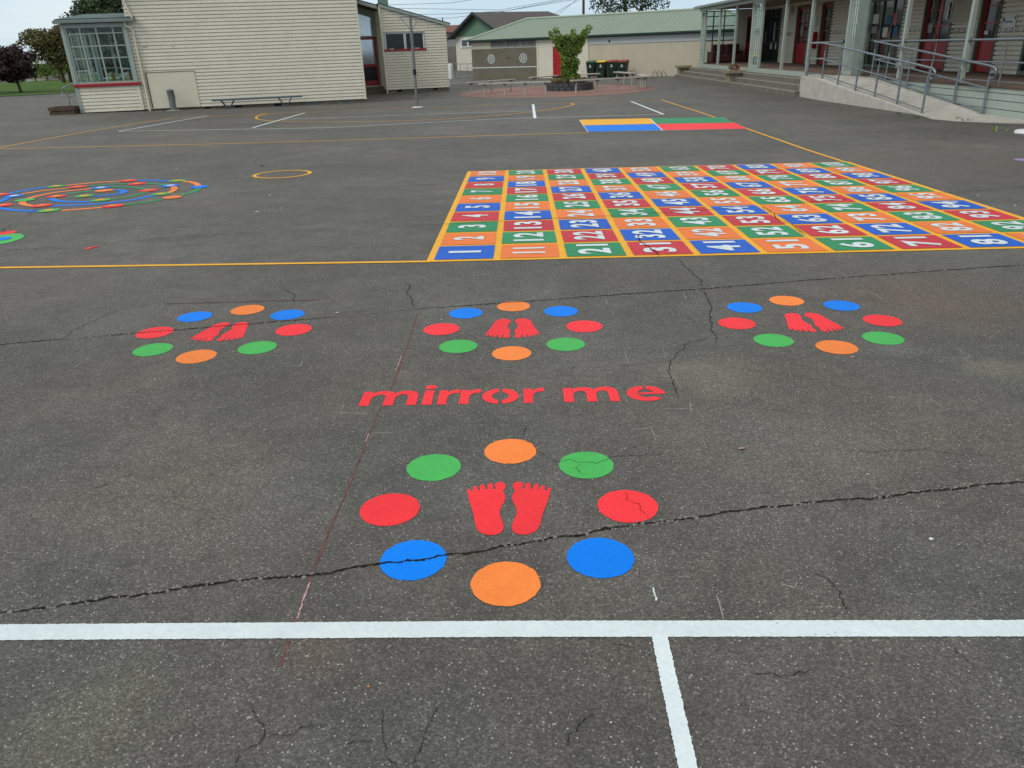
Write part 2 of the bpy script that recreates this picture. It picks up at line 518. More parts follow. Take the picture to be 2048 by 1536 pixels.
M['leather'] = mat('maroon_vinyl', S(58, 24, 26), 0.45, 0.4)
M['flower'] = leafmat('red_flowers', (0.10, 0.03, 0.02), (0.25, 0.04, 0.03), (0.06, 0.09, 0.03))
M['purlin'] = mat('translucent_sheet', S(196, 202, 206, .85), 0.5, 0.4, nscale=3, namt=.06)
M['tealp'] = mat('teal_paper', S(20, 110, 90), 0.6, 0.3)
M['paper'] = mat('paper', S(225, 225, 220, .85), 0.7, 0.2)
M['pinkp'] = mat('pink_paper', S(205, 130, 140, .8), 0.7, 0.2)
M['bluep'] = mat('blue_paper', S(70, 130, 170, .8), 0.7, 0.2)

# ------------------------------------------------------------------ mesh helpers
ROOTLOC = {}

class MB:
    def __init__(s):
        s.v, s.f, s.sm = [], [], []

    def face(s, pts, smooth=False):
        i = len(s.v)
        s.v += [tuple(p) for p in pts]
        s.f.append(tuple(range(i, i + len(pts))))
        s.sm.append(smooth)

    def mesh(s, vs, fs, smooth=False):
        i = len(s.v)
        s.v += [tuple(p) for p in vs]
        for f in fs:
            s.f.append(tuple(i + k for k in f))
            s.sm.append(smooth)

    def hexa(s, p):
        """p: 8 corners, bottom 4 then top 4"""
        s.mesh(p, [(3, 2, 1, 0), (4, 5, 6, 7), (0, 1, 5, 4), (1, 2, 6, 5), (2, 3, 7, 6), (3, 0, 4, 7)])

    def box(s, x0, x1, y0, y1, z0, z1, fr=None):
        c = [(x0, y0, z0), (x1, y0, z0), (x1, y1, z0), (x0, y1, z0), (x0, y0, z1), (x1, y0, z1), (x1, y1, z1), (x0, y1, z1)]
        if fr:
            c = [fr(*p) for p in c]
        s.hexa(c)

    def tube(s, pts, r, n=10, caps=True, r2=None):
        pts = [Vector(p) for p in pts]
        rings = []
        for i, p in enumerate(pts):
            a = pts[max(i - 1, 0)]
            b = pts[min(i + 1, len(pts) - 1)]
            d = (b - a).normalized()
            up = Vector((0, 0, 1)) if abs(d.z) < .9 else Vector((1, 0, 0))
            u = d.cross(up).normalized()
            w = u.cross(d)
            t = i / max(1, len(pts) - 1)
            rr = r if r2 is None else r + (r2 - r) * t
            rings.append([p + (u * math.cos(2 * math.pi * k / n) + w * math.sin(2 * math.pi * k / n)) * rr for k in range(n)])
        vs = [q for rg in rings for q in rg]
        fs = []
        for i in range(len(rings) - 1):
            for k in range(n):
                fs.append((i * n + k, i * n + (k + 1) % n, (i + 1) * n + (k + 1) % n, (i + 1) * n + k))
        s.mesh(vs, fs, True)
        if caps:
            s.face(rings[0])
            s.face(rings[-1][::-1])

    def lathe(s, prof, n=20, c=(0, 0, 0), smooth=True):
        vs = []
        for r, z in prof:
            for k in range(n):
                a = 2 * math.pi * k / n
                vs.append((c[0] + r * math.cos(a), c[1] + r * math.sin(a), c[2] + z))
        fs = []
        for i in range(len(prof) - 1):
            for k in range(n):
                fs.append((i * n + k, i * n + (k + 1) % n, (i + 1) * n + (k + 1) % n, (i + 1) * n + k))
        s.mesh(vs, fs, smooth)
        s.face(vs[:n][::-1])
        s.face(vs[-n:])

    def build(s, name, m, parent=None, bevel=0.0):
        me = bpy.data.meshes.new(name)
        v = s.v
        if parent is not None and parent.name in ROOTLOC:
            L = ROOTLOC[parent.name]
            v = [(a - L[0], b - L[1], c - L[2]) for a, b, c in v]
        me.from_pydata(v, [], s.f)
        me.polygons.foreach_set('use_smooth', s.sm)
        me.materials.append(m)
        me.update()
        o = bpy.data.objects.new(name, me)
        col.objects.link(o)
        if parent is not None:
            o.parent = parent
            if parent.name in ROOTLOC:
                ROOTLOC[o.name] = ROOTLOC[parent.name]
        if bevel:
            b = o.modifiers.new('edge', 'BEVEL')
            b.width = bevel
            b.segments = 2
            b.limit_method = 'ANGLE'
        return o

def tag(o, label=None, cat=None, group=None, kind=None):
    if label: o['label'] = label
    if cat: o['category'] = cat
    if group: o['group'] = group
    if kind: o['kind'] = kind
    return o

def thing(name, label, cat, loc=(0, 0, 0), rz=0, group=None, world=True):
    """Empty at the thing's base; world=True: parts are given in world coordinates"""
    o = bpy.data.objects.new(name, None)
    o.empty_display_size = 0.2
    col.objects.link(o)
    o.location = loc
    o.rotation_euler = (0, 0, rz)
    tag(o, label, cat, group)
    if world:
        ROOTLOC[o.name] = tuple(loc)
    return o

def copy_tree(o, parent=None):
    c = o.copy()
    col.objects.link(c)
    if parent is not None:
        c.parent = parent
    for ch in list(o.children):
        copy_tree(ch, c)
    return c

def frame(A, B):
    """local frame of a wall from A to B seen from outside (s along, w inwards, z up)"""
    ex, ey = B[0] - A[0], B[1] - A[1]
    l = math.hypot(ex, ey)
    ex, ey = ex / l, ey / l
    nx, ny = -ey, ex
    def fr(s_, w_, z_):
        return (A[0] + ex * s_ + nx * w_, A[1] + ey * s_ + ny * w_, z_)
    fr.len = l
    return fr

PITCH = 0.13
def boards(mb, fr, s0, s1, z0, z1, holes=(), top=None, w=0.0, t=0.022, gd=.027):
    """overlapping weatherboards; holes = (s0,s1,z0,z1); top = function s -> height, for raking tops"""
    k = 0
    while z0 + k * PITCH < z1 - 1e-4:
        a = z0 + k * PITCH
        b = min(a + PITCH, z1)
        cuts = sorted({a, b} | ({a + PITCH * .75} if a + PITCH * .75 < b else set()) | {h[2] for h in holes if a < h[2] < b} | {h[3] for h in holes if a < h[3] < b})
        for za, zb in zip(cuts[:-1], cuts[1:]):
            zm = (za + zb) / 2
            segs = [(s0, s1)]
            for h in holes:
                if h[2] <= zm <= h[3]:
                    ns = []
                    for p, q in segs:
                        if h[1] <= p or h[0] >= q:
                            ns.append((p, q))
                        else:
                            if h[0] > p: ns.append((p, h[0]))
                            if h[1] < q: ns.append((h[1], q))
                    segs = ns
            groove = za >= a + PITCH * .75 - 1e-6
            oa = w - t * (1 - .5 * (za - a) / PITCH) - .003
            ob = w - t * (1 - .5 * (zb - a) / PITCH) - .003
            if groove: oa = ob = w + gd
            for p, q in segs:
                if top:
                    # keep the part where the wall is at least this high
                    n = 60
                    ok = [p + (q - p) * i / n for i in range(n + 1) if top(p + (q - p) * i / n) >= zb - .02]
                    if len(ok) < 2: continue
                    p2, q2 = ok[0], ok[-1]
                else:
                    p2, q2 = p, q
                mb.face([fr(p2, oa, za), fr(q2, oa, za), fr(q2, ob, zb), fr(p2, ob, zb)])
                if za == a:
                    mb.face([fr(p2, w + gd, za), fr(q2, w + gd, za), fr(q2, oa, za), fr(p2, oa, za)])
                if groove:
                    od = w - t * .6 - .003
                    mb.face([fr(p2, w + gd, za), fr(q2, w + gd, za), fr(q2, od, za), fr(p2, od, za)])
        k += 1

def flat(mb, pts, off=0.004):
    mb.face([(x, y, gz(x, y) + off) for x, y in pts])

def ccw(p):
    a = sum(p[i][0] * p[(i + 1) % len(p)][1] - p[(i + 1) % len(p)][0] * p[i][1] for i in range(len(p)))
    return p if a > 0 else p[::-1]

def disc_pts(cx, cy, r, n=72, wob=0.0, seed=0):
    o = []
    for k in range(n):
        a = 2 * math.pi * k / n
        rr = r + wob * noise.noise(Vector((cx * 9 + math.cos(a) * 6, cy * 9 + math.sin(a) * 6, seed)))
        o.append((cx + rr * math.cos(a), cy + rr * math.sin(a)))
    return o

def resample(pts, step):
    out = [pts[0]]
    for a, b in zip(pts[:-1], pts[1:]):
        l = math.hypot(b[0] - a[0], b[1] - a[1])
        n = max(1, int(l / step))
        for i in range(1, n + 1):
            out.append((a[0] + (b[0] - a[0]) * i / n, a[1] + (b[1] - a[1]) * i / n))
    return out

def ribbon(mb, pts, width, off=0.004, step=None, jit=0.0, wf=None, ragged=0.0):
    """strip of ground paint along a polyline"""
    if step: pts = resample(pts, step)
    n = len(pts)
    Lr, Rr = [], []
    for i, p in enumerate(pts):
        a, b = pts[max(i - 1, 0)], pts[min(i + 1, n - 1)]
        dx, dy = b[0] - a[0], b[1] - a[1]
        l = math.hypot(dx, dy) or 1
        nx, ny = -dy / l, dx / l
        w = (wf(i / (n - 1)) if wf else width) / 2
        j = random.uniform(-jit, jit)
        w1 = w + random.uniform(-ragged, ragged)
        w2 = w + random.uniform(-ragged, ragged)
        Lr.append((p[0] + nx * (w1 + j), p[1] + ny * (w1 + j)))
        Rr.append((p[0] - nx * (w2 - j), p[1] - ny * (w2 - j)))
    vs = [(x, y, gz(x, y) + off) for x, y in Lr] + [(x, y, gz(x, y) + off) for x, y in Rr]
    mb.mesh(vs, [(i, n + i, n + i + 1, i + 1) for i in range(n - 1)])

def smooth_line(pts, k=8):
    """Catmull-Rom through the points"""
    out = []
    P = [pts[0]] + list(pts) + [pts[-1]]
    for i in range(1, len(P) - 2):
        p0, p1, p2, p3 = P[i - 1], P[i], P[i + 1], P[i + 2]
        for j in range(k):
            t = j / k
            out.append(tuple(.5 * ((2 * p1[d]) + (-p0[d] + p2[d]) * t + (2 * p0[d] - 5 * p1[d] + 4 * p2[d] - p3[d]) * t * t
                                   + (-p0[d] + 3 * p1[d] - 3 * p2[d] + p3[d]) * t ** 3) for d in (0, 1)))
    out.append(pts[-1])
    return out

# ------------------------------------------------------------------ ground
def build_ground():
    l = math.hypot(SX, SY)
    dx, dy = -SX / l, -SY / l          # downhill
    tx, ty = -dy, dx
    tA, tB = -ZHIGH / l, -ZLOW / l
    mb = MB()
    FAR = 900
    rows = [(-FAR, ZHIGH), (tA, ZHIGH), (tB, ZLOW), (FAR, ZLOW)]
    vs = []
    for t, z in rows:
        for q in (-FAR, FAR):
            vs.append((dx * t + tx * q, dy * t + ty * q, z))
    mb.mesh(vs, [(0, 2, 3, 1), (2, 4, 5, 3), (4, 6, 7, 5)])
    o = mb.build('ground', M['asphalt'])
    tag(o, kind='structure')
    # make sure the faces look up
    me = o.data
    bm = bmesh.new(); bm.from_mesh(me)
    for f in bm.faces:
        if f.normal.z < 0: f.normal_flip()
    bm.to_mesh(me); bm.free()
build_ground()

# grass field beyond the asphalt on the left
g1, g2 = (-36.2, 57.3), (-31.0, 62.3)
mb = MB()
gp = resample([(-120, -25), g1, g2, (-20, 73)], 1.0)
edge = [(x + random.uniform(-.12, .12), y + random.uniform(-.12, .12)) for x, y in gp]
poly = edge + [(-20, 140), (-220, 140), (-220, -25)]
mb.face([(x, y, max(gz(x, y), -.41) + .03) for x, y in edge] + [(-20, 140, -.38), (-220, 140, .13), (-220, -25, .13)])
tag(mb.build('grass_field', M['grass']), kind='structure')
mb = MB()
ribbon(mb, [(x - .0, y) for x, y in gp], .16, off=.06)
tag(mb.build('path_edging', M['concrete']), kind='structure')

# brick paving round the tree planter
mb = MB()
bp_ = []
for k in range(64):
    a = 2 * math.pi * k / 64
    bp_.append((2.75 + 4.75 * math.cos(a), 39.4 + 5.1 * math.sin(a)))
mb.face([(x, y, max(gz(x, y), ZLOW) + .006) for x, y in bp_])
tag(mb.build('brick_paving', M['brick']), kind='structure')

# ------------------------------------------------------------------ mirror game
RR, DR = 0.46, 0.1158
PHI = R(-1.7)
STEP_NAMES = {0: 'top', 1: 'upper left', 2: 'upper right', 3: 'left', 4: 'right', 5: 'lower left', 6: 'lower right', 7: 'bottom'}
ANG = {0: 90, 1: 135, 2: 45, 3: 180, 4: 0, 5: -135, 6: -45, 7: -90}
near_c = {0: 'orange', 1: 'green', 2: 'green', 3: 'red', 4: 'red', 5: 'blue', 6: 'blue', 7: 'orange'}
far_c = {0: 'orange', 1: 'blue', 2: 'blue', 3: 'red', 4: 'red', 5: 'green', 6: 'green', 7: 'orange'}
rings = [((-0.032, 2.498), near_c, 'nearest ring, below the words', 0),
         ((-1.873, 4.729), far_c, 'far left ring', 180),
         ((0.018, 4.628), far_c, 'far middle ring, above the words', 180),
         ((1.912, 4.571), far_c, 'far right ring', 180)]
def cr1(pts): return [(700 + a / 2.926, 740 + b / 2.926) for a, b in pts]
foot_px = cr1([(815, 968), (785, 962), (757, 948), (740, 925), (731, 890), (724, 850), (712, 812), (700, 775), (691, 738), (690, 721),
 (684, 712), (686, 702), (695, 697), (704, 701), (709, 714), (716, 716), (721, 706), (720, 694), (727, 685), (738, 682), (747, 690), (748, 705), (755, 706),
 (760, 698), (757, 684), (765, 675), (778, 673), (789, 681), (790, 693), (792, 701), (800, 701), (806, 692), (804, 678), (813, 667), (827, 665), (837, 674), (838, 686), (838, 697), (845, 700),
 (853, 694), (848, 682), (850, 669), (862, 660), (882, 658), (902, 663), (911, 678), (908, 694), (897, 706), (898, 716), (907, 730), (909, 752), (901, 776), (887, 798), (877, 825), (878, 855), (888, 878), (898, 908), (896, 935), (879, 955), (850, 966)])
foot_w = [at(u, v) for u, v in foot_px]
cD = rings[0][0]
def rot(x, y, a): return (x * math.cos(a) - y * math.sin(a), x * math.sin(a) + y * math.cos(a))
foot_l = [rot(x - cD[0], y - cD[1], -PHI) for x, y in foot_w]
foot_l = smooth_line(foot_l + [foot_l[0]], 4)[:-1]
for (cx, cy), cols, rname, turn in rings:
    for k in range(8):
        x, y = rot(RR * math.cos(R(ANG[k])), RR * math.sin(R(ANG[k])), PHI)
        mb = MB()
        px_, py_ = cx + x, cy + y
        mb.face([(a, b, gz(a, b) + .0018) for a, b in disc_pts(px_, py_, DR, 90, .0035, k)])
        o = mb.build('painted_dot', M[cols[k]])
        tag(o, '%s painted dot at the %s of the %s' % (cols[k], STEP_NAMES[k], rname), 'painted dot', 'painted dots of the mirror game')
    for side in (-1, 1):
        pts = [((x if side < 0 else -x), y) for x, y in foot_l]
        pts = [rot(x, y, PHI + R(turn)) for x, y in pts]
        pts = ccw([(cx + x, cy + y) for x, y in pts])
        mb = MB()
        flat(mb, pts, .0018)
        o = mb.build('painted_footprint', M['red'])
        sd = side if turn == 0 else -side
        tag(o, 'red footprint, the %s one of the pair in the %s' % ('left' if sd < 0 else 'right', rname), 'footprint', 'painted footprints of the mirror game')

# the words
def arc(cx, cy, rx, ry, a0, a1, n=14):
    return [(cx + rx * math.cos(R(a0 + (a1 - a0) * i / n)), cy + ry * math.sin(R(a0 + (a1 - a0) * i / n))) for i in range(n + 1)]
G_m = [(0, 0), (0, 1), (.28, 1), (.28, .87), (.37, .96), (.48, 1.02), (.60, 1.04), (.74, 1.02), (.86, .95), (.92, .85), (1.01, .95), (1.13, 1.02), (1.27, 1.04), (1.42, 1.01), (1.54, .92), (1.61, .78),
       (1.63, .62), (1.63, 0), (1.34, 0), (1.34, .58), (1.31, .70), (1.23, .78), (1.13, .77), (1.03, .69), (.97, .56), (.97, 0), (.68, 0), (.68, .58), (.65, .70), (.57, .78), (.47, .77), (.36, .69), (.29, .56), (.29, 0)]
G_r = [(0, 0), (0, 1), (.27, 1), (.27, .84), (.35, .95), (.45, 1.02), (.6, 1.05), (.66, 1.04), (.66, .79), (.53, .79), (.41, .74), (.33, .63), (.30, .5), (.30, 0)]
def G_o(w):
    c = w / 2
    l = arc(c, .51, c, .54, 96, 264) + arc(c, .51, .25, .29, 258, 102)
    r = arc(c, .51, c, .54, -84, 84) + arc(c, .51, .25, .29, 78, -78)
    return [l, r]
def G_e(w):
    c = w / 2
    a = arc(c, .51, c, .54, 94, 318, 22) + arc(c, .51, .24, .29, 312, 190, 14) + arc(c, .51, .24, .29, 160, 100, 8)
    b = arc(c, .51, c, .54, 84, -7, 12) + [(c - .20, .44), (c - .21, .56), (c + .24, .60)] + arc(c, .51, .24, .29, 25, 78, 6)
    return [a, b]
XH = .176
o0 = (-0.785, 3.484)
th = -.0252
letters = thing('painted_words', 'red painted words mirror me between the footprint rings', 'lettering', (0, 3.5, gz(0, 3.5)))
def put(letter, polys, x, sx=1.0):
    mb = MB()
    for p in polys:
        q = []
        for a, b in p:
            X, Y = rot(a * XH * sx, b * XH, 0)
            X, Y = rot(X + x - o0[0], Y, th)
            q.append((o0[0] + X, o0[1] + Y))
        flat(mb, ccw(q), .0018)
    mb.build('letter', M['red'], letters)
put('m', [G_m], -.782, 1.02)
put('i', [[(0, 0), (0, 1), (.29, 1), (.29, 0)], arc(.15, 1.26, .18, .16, 0, 345, 23)], -.462)
put('r', [G_r], -.384, .9)
put('r', [G_r], -.272, .9)
put('o', G_o(1.07), -.158)
put('r', [G_r], .055, .92)
put('m', [G_m], .260, .98)
put('e', G_e(1.12), .584)

# ------------------------------------------------------------------ number board
GO = (-0.667, 6.452)
GU = (0.57506, -0.01448)
GV = (0.01402, 0.55917)
def gp2(i, j): return (GO[0] + GU[0] * i + GV[0] * j, GO[1] + GU[1] * i + GV[1] * j)
ga = math.atan2(GU[1], GU[0])
board = thing('number_board', 'large painted board of a hundred numbered squares with yellow lines', 'number board', (*gp2(5, 5), gz(*gp2(5, 5))))
mb = MB()
b0 = .055
bb = [(-b0, -b0), (10 + b0 + .03, -b0), (10 + b0 + .03, 10 + b0), (-b0, 10 + b0)]
flat(mb, [gp2(*p) for p in bb], .004)
mb.build('border', M['yellow'], board)
GLY = {}
def glyph(s_):
    """condensed bold digits as flat outlines from the built-in font"""
    if s_ in GLY: return GLY[s_]
    cu = bpy.data.curves.new('numeral', 'FONT')
    cu.body = s_
    cu.size = 1.0
    cu.offset = 0.034
    cu.resolution_u = 4
    cu.space_character = 1.12
    ob = bpy.data.objects.new('tmp', cu)
    col.objects.link(ob)
    dg = bpy.context.evaluated_depsgraph_get()
    dg.update()
    me = ob.evaluated_get(dg).to_mesh()
    vs = [(v.co.x, v.co.y) for v in me.vertices]
    fs = [tuple(p.vertices) for p in me.polygons]
    ob.evaluated_get(dg).to_mesh_clear()
    bpy.data.objects.remove(ob)
    x0, x1 = min(v[0] for v in vs), max(v[0] for v in vs)
    y0, y1 = min(v[1] for v in vs), max(v[1] for v in vs)
    GLY[s_] = ([((x - (x0 + x1) / 2), (y - (y0 + y1) / 2) / (y1 - y0)) for x, y in vs], fs, x1 - x0)
    return GLY[s_]
cyc = ['g_blue', 'g_orange', 'g_green', 'g_red']
for c_ in range(10):
    for r_ in range(10):
        n_ = c_ * 10 + r_ + 1
        mb = MB()
        m1, m2 = .055, .05
        jt = lambda: random.uniform(-.006, .006)
        flat(mb, [gp2(c_ + m1 + jt(), r_ + m2 + jt()), gp2(c_ + 1 - m1 + jt(), r_ + m2 + jt()), gp2(c_ + 1 - m1 + jt(), r_ + 1 - m2 + jt()), gp2(c_ + m1 + jt(), r_ + 1 - m2 + jt())], .008)
        sq = mb.build('number_square', M[cyc[(c_ + r_) % 4]], board)
        vs, fs, wd = glyph(str(n_))
        cc = gp2(c_ + .49, r_ + .5)
        tw = .15 if n_ < 10 else (.36 if n_ < 100 else .44)
        if str(n_)[0] == '1' and n_ == 1: tw = .07
        if n_ == 11: tw = .22
        kx = tw / wd
        out = []
        for a, b in vs:
            x, y = rot(a * kx, b * .29, ga + R(90))
            out.append((cc[0] + x, cc[1] + y, gz(cc[0] + x, cc[1] + y) + .012))
        mb = MB()
        mb.mesh(out, fs)
        mb.build('numeral', M['white'], sq)

# ------------------------------------------------------------------ four square court
fs_ = [at(1158, 240), at(1300, 237), at(1445, 235), at(1495, 258), at(1325, 261), at(1175, 264), at(1166, 251.5), at(1311, 248.5), at(1470, 246)]
four = thing('four_square_court', 'painted four square court in yellow, green, blue and red', 'painted court', (*at(1320, 250), gz(*at(1320, 250))))
def inset(p, d):
    cx = sum(a for a, b in p) / len(p); cy = sum(b for a, b in p) / len(p)
    return [(cx + (a - cx) * (1 - d), cy + (b - cy) * (1 - d)) for a, b in p]
for nm, idx in (('yellow', (6, 7, 1, 0)), ('g_green', (7, 8, 2, 1)), ('blue', (5, 4, 7, 6)), ('red', (4, 3, 8, 7))):
    mb = MB()
    flat(mb, inset([fs_[i] for i in idx], .018), .008)
    mb.build('court_square', M[nm], four)
mb = MB()
flat(mb, [fs_[5], fs_[3], fs_[2], fs_[0]], .004)
mb.build('court_border', M['white'], four)

# ------------------------------------------------------------------ court lines
def line_thing(name, label, lines, m, cat='painted line', off=.0042, group=None):
    mb = MB()
    for ln in lines:
        pts, w = ln[0], ln[1]
        ribbon(mb, pts, w, off, step=.35 if len(ln) < 3 else ln[2], ragged=.0015 if len(ln) < 4 else ln[3])
    o = mb.build(name, m)
    tag(o, label, cat, group)
    return o
A = at
# near white lines with rough brushed edges
line_thing('white_line', 'broad white painted line across the foreground asphalt', [([A(-260, 1267), A(1024, 1258.5), A(2300, 1257)], .071, .007, .0013)], M['white'], off=.0024)
line_thing('white_line', 'short white painted line running towards the viewer at bottom right', [([A(1319, 1272.5), A(1346, 1400), A(1378, 1545), A(1408, 1700)], .047, .006, .0018)], M['white'], off=.0032)
line_thing('court_line', 'long yellow court line left of the number board', [([A(-400, 541), A(0, 536), A(862, 523.5)], .055, .1)], M['yellow'])
line_thing('court_line', 'yellow court side line beyond the number board on the right', [([A(1323, 200), A(1410, 228), A(1495, 258), A(1560, 281), A(1620, 302), A(1692, 325)], .06)], M['yellow'])
line_thing('court_line', 'yellow court line crossing below the four square court', [([A(-200, 303), A(0, 298), A(480, 287), A(1000, 271), A(1178, 265.5)], .06)], M['yellow'])
line_thing('court_line', 'yellow court side line at far left', [([A(-300, 352), A(0, 295), A(170, 264), A(300, 243), A(350, 236)], .06)], M['yellow'])
line_thing('court_line', 'far yellow court line in front of the buildings', [([A(350, 236.2), A(600, 225), A(835, 216), A(1100, 207), A(1323, 200)], .06)], M['yellow'])
arc_px = [(533, 227), (514, 233), (516, 238.5), (545, 242), (620, 244), (730, 243.5), (860, 240), (980, 232.5), (1010, 229.5), (1080, 222), (1125, 215), (1147, 209), (1140, 206.5)]
line_thing('goal_circle', 'yellow goal semicircle at the far end of the court', [(smooth_line([A(*p) for p in arc_px], 6), .07, .2)], M['yellow'], 'painted line', .0052)
line_thing('court_line', 'white court rectangle at the far end with three cross lines', [([A(415, 232), A(237, 263)], .07), ([A(237, 263), A(650, 256), A(1000, 238), A(1327, 229)], .06), ([A(1327, 229), A(1262, 203)], .08)], M['white'], off=.006)
line_thing('court_line', 'white cross line on the left half of the far court', [([A(505, 256), A(610, 226)], .08)], M['white'], off=.0068)
line_thing('court_line', 'white cross line on the right half of the far court', [([A(1070, 237), A(1066, 209)], .09)], M['white'], off=.0068)
line_thing('court_line', 'white line joining the two cross lines of the far court', [([A(566, 239), A(800, 231), A(1068, 222)], .06)], M['white'], off=.0076)
# hoop
mb = MB()
c = A(565, 348.5)
ro, ri, n = .455, .40, 64
vs = [(c[0] + r_ * math.cos(2 * math.pi * k / n), c[1] + r_ * math.sin(2 * math.pi * k / n)) for r_ in (ro, ri) for k in range(n)]
mb.mesh([(x, y, gz(x, y) + .004) for x, y in vs], [(k, (k + 1) % n, n + (k + 1) % n, n + k) for k in range(n)])
tag(mb.build('painted_ring', M['yellow']), 'yellow painted ring to the right of the spiral', 'painted ring')
# green disc at the left edge
gc = A(-34, 482)
blob = thing('painted_disc', 'green painted disc with blue and red inner marks at the left edge', 'painted disc', (*gc, gz(*gc)))
mb = MB(); flat(mb, disc_pts(gc[0], gc[1], .37, 60, .01), .004); mb.build('disc', M['green'], blob)
mb = MB(); flat(mb, disc_pts(gc[0] + .16, gc[1] + .06, .09, 30), .008); mb.build('inner_mark', M['blue'], blob)
mb = MB(); flat(mb, disc_pts(gc[0] + .10, gc[1] - .12, .06, 30), .008); mb.build('inner_mark', M['red'], blob)
mb = MB(); p = A(13, 466.5); flat(mb, disc_pts(p[0], p[1], .10, 30), .006); mb.build('outer_mark', M['red'], blob)
mb = MB(); flat(mb, disc_pts(*A(2052, 320), .16, 40), .004)
tag(mb.build('painted_dot', M['lilac']), 'lilac painted dot at the right edge of the playground', 'painted dot')
mb = MB(); ribbon(mb, [A(173, 499), A(183, 495), A(196, 493)], .05, .004)
tag(mb.build('paint_mark', M['red']), 'short red paint mark below the spiral', 'paint mark')

# spiral trail
def sp(p): return A(p[0] / 4.551, 340 + p[1] / 4.551)
spiral = thing('painted_spiral', 'spiral trail of blue, orange and green bands with coloured dots', 'painted spiral', (*A(182, 393), gz(*A(182, 393))))
bands = [('blue', [(60, 225), (100, 213), (250, 182), (430, 156)]), ('orange', [(600, 143), (850, 118), (1100, 103)]), ('blue', [(1230, 97), (1400, 97), (1560, 104)]),
 ('orange', [(1660, 104), (1740, 112), (1790, 128), (1812, 155)]), ('g_green', [(1815, 160), (1770, 196), (1640, 232)]), ('g_green', [(1480, 270), (1300, 300), (1120, 322)]),
 ('orange', [(930, 343), (740, 358), (560, 370)]), ('blue', [(350, 377), (150, 370), (0, 350), (-150, 320)]), ('orange', [(200, 222), (400, 190), (640, 162)]),
 ('g_green', [(790, 150), (1000, 132), (1190, 128)]), ('g_green', [(1320, 124), (1430, 128), (1540, 143)]), ('orange', [(1570, 150), (1590, 170), (1560, 200), (1490, 224)]),
 ('blue', [(1400, 232), (1230, 270), (1000, 300), (760, 318), (470, 330)]), ('orange', [(320, 330), (222, 315), (208, 290), (280, 255), (500, 207), (700, 185), (850, 170)]),
 ('g_green', [(1000, 157), (1200, 160), (1320, 175), (1355, 188)]), ('g_green', [(1340, 196), (1200, 240), (1010, 270)]), ('blue', [(840, 290), (700, 293), (570, 288), (490, 275), (465, 260)]),
 ('blue', [(860, 243), (1050, 225), (1130, 205), (1110, 188), (1040, 183)]), ('g_green', [(600, 222), (740, 203), (860, 193)]), ('blue', [(90, 250), (20, 280), (-60, 310)])]
for i, (c_, pts) in enumerate(bands):
    mb = MB()
    ribbon(mb, smooth_line([sp(p) for p in pts], 8), .086, .004 + .0004 * (i % 3))
    mb.build('trail_band', M[c_], spiral)
dots = [((510, 152), 'green', 'yellow'), ((1170, 100), 'red', 'orange'), ((1615, 101), 'green', 'yellow'), ((1815, 157), 'blue', 0), ((1570, 252), 'orange', 0), ((1030, 331), 'red', 'orange'), ((450, 372), 'green', 'yellow'),
 ((20, 325), 'red', 'orange'), ((130, 240), 'blue', 'white'), ((0, 228), 'red', 'orange'), ((710, 157), 'red', 'orange'), ((1250, 128), 'red', 'orange'), ((1550, 146), 'blue', 'white'), ((1465, 222), 'green', 'yellow'),
 ((1355, 189), 'red', 'orange'), ((920, 277), 'green', 'yellow'), ((380, 327), 'red', 'orange'), ((230, 277), 'green', 0), ((920, 165), 'blue', 'white'), ((515, 243), 'red', 'yellow'), ((770, 240), 'green', 'yellow'), ((950, 190), 'orange', 0)]
for p, c_, inner in dots:
    x, y = sp(p)
    mb = MB(); flat(mb, disc_pts(x, y, .125, 36), .008); d = mb.build('trail_dot', M[c_], spiral)
    if inner:
        mb = MB(); flat(mb, disc_pts(x, y, .06, 24), .012); mb.build('dot_centre', M[inner], d)

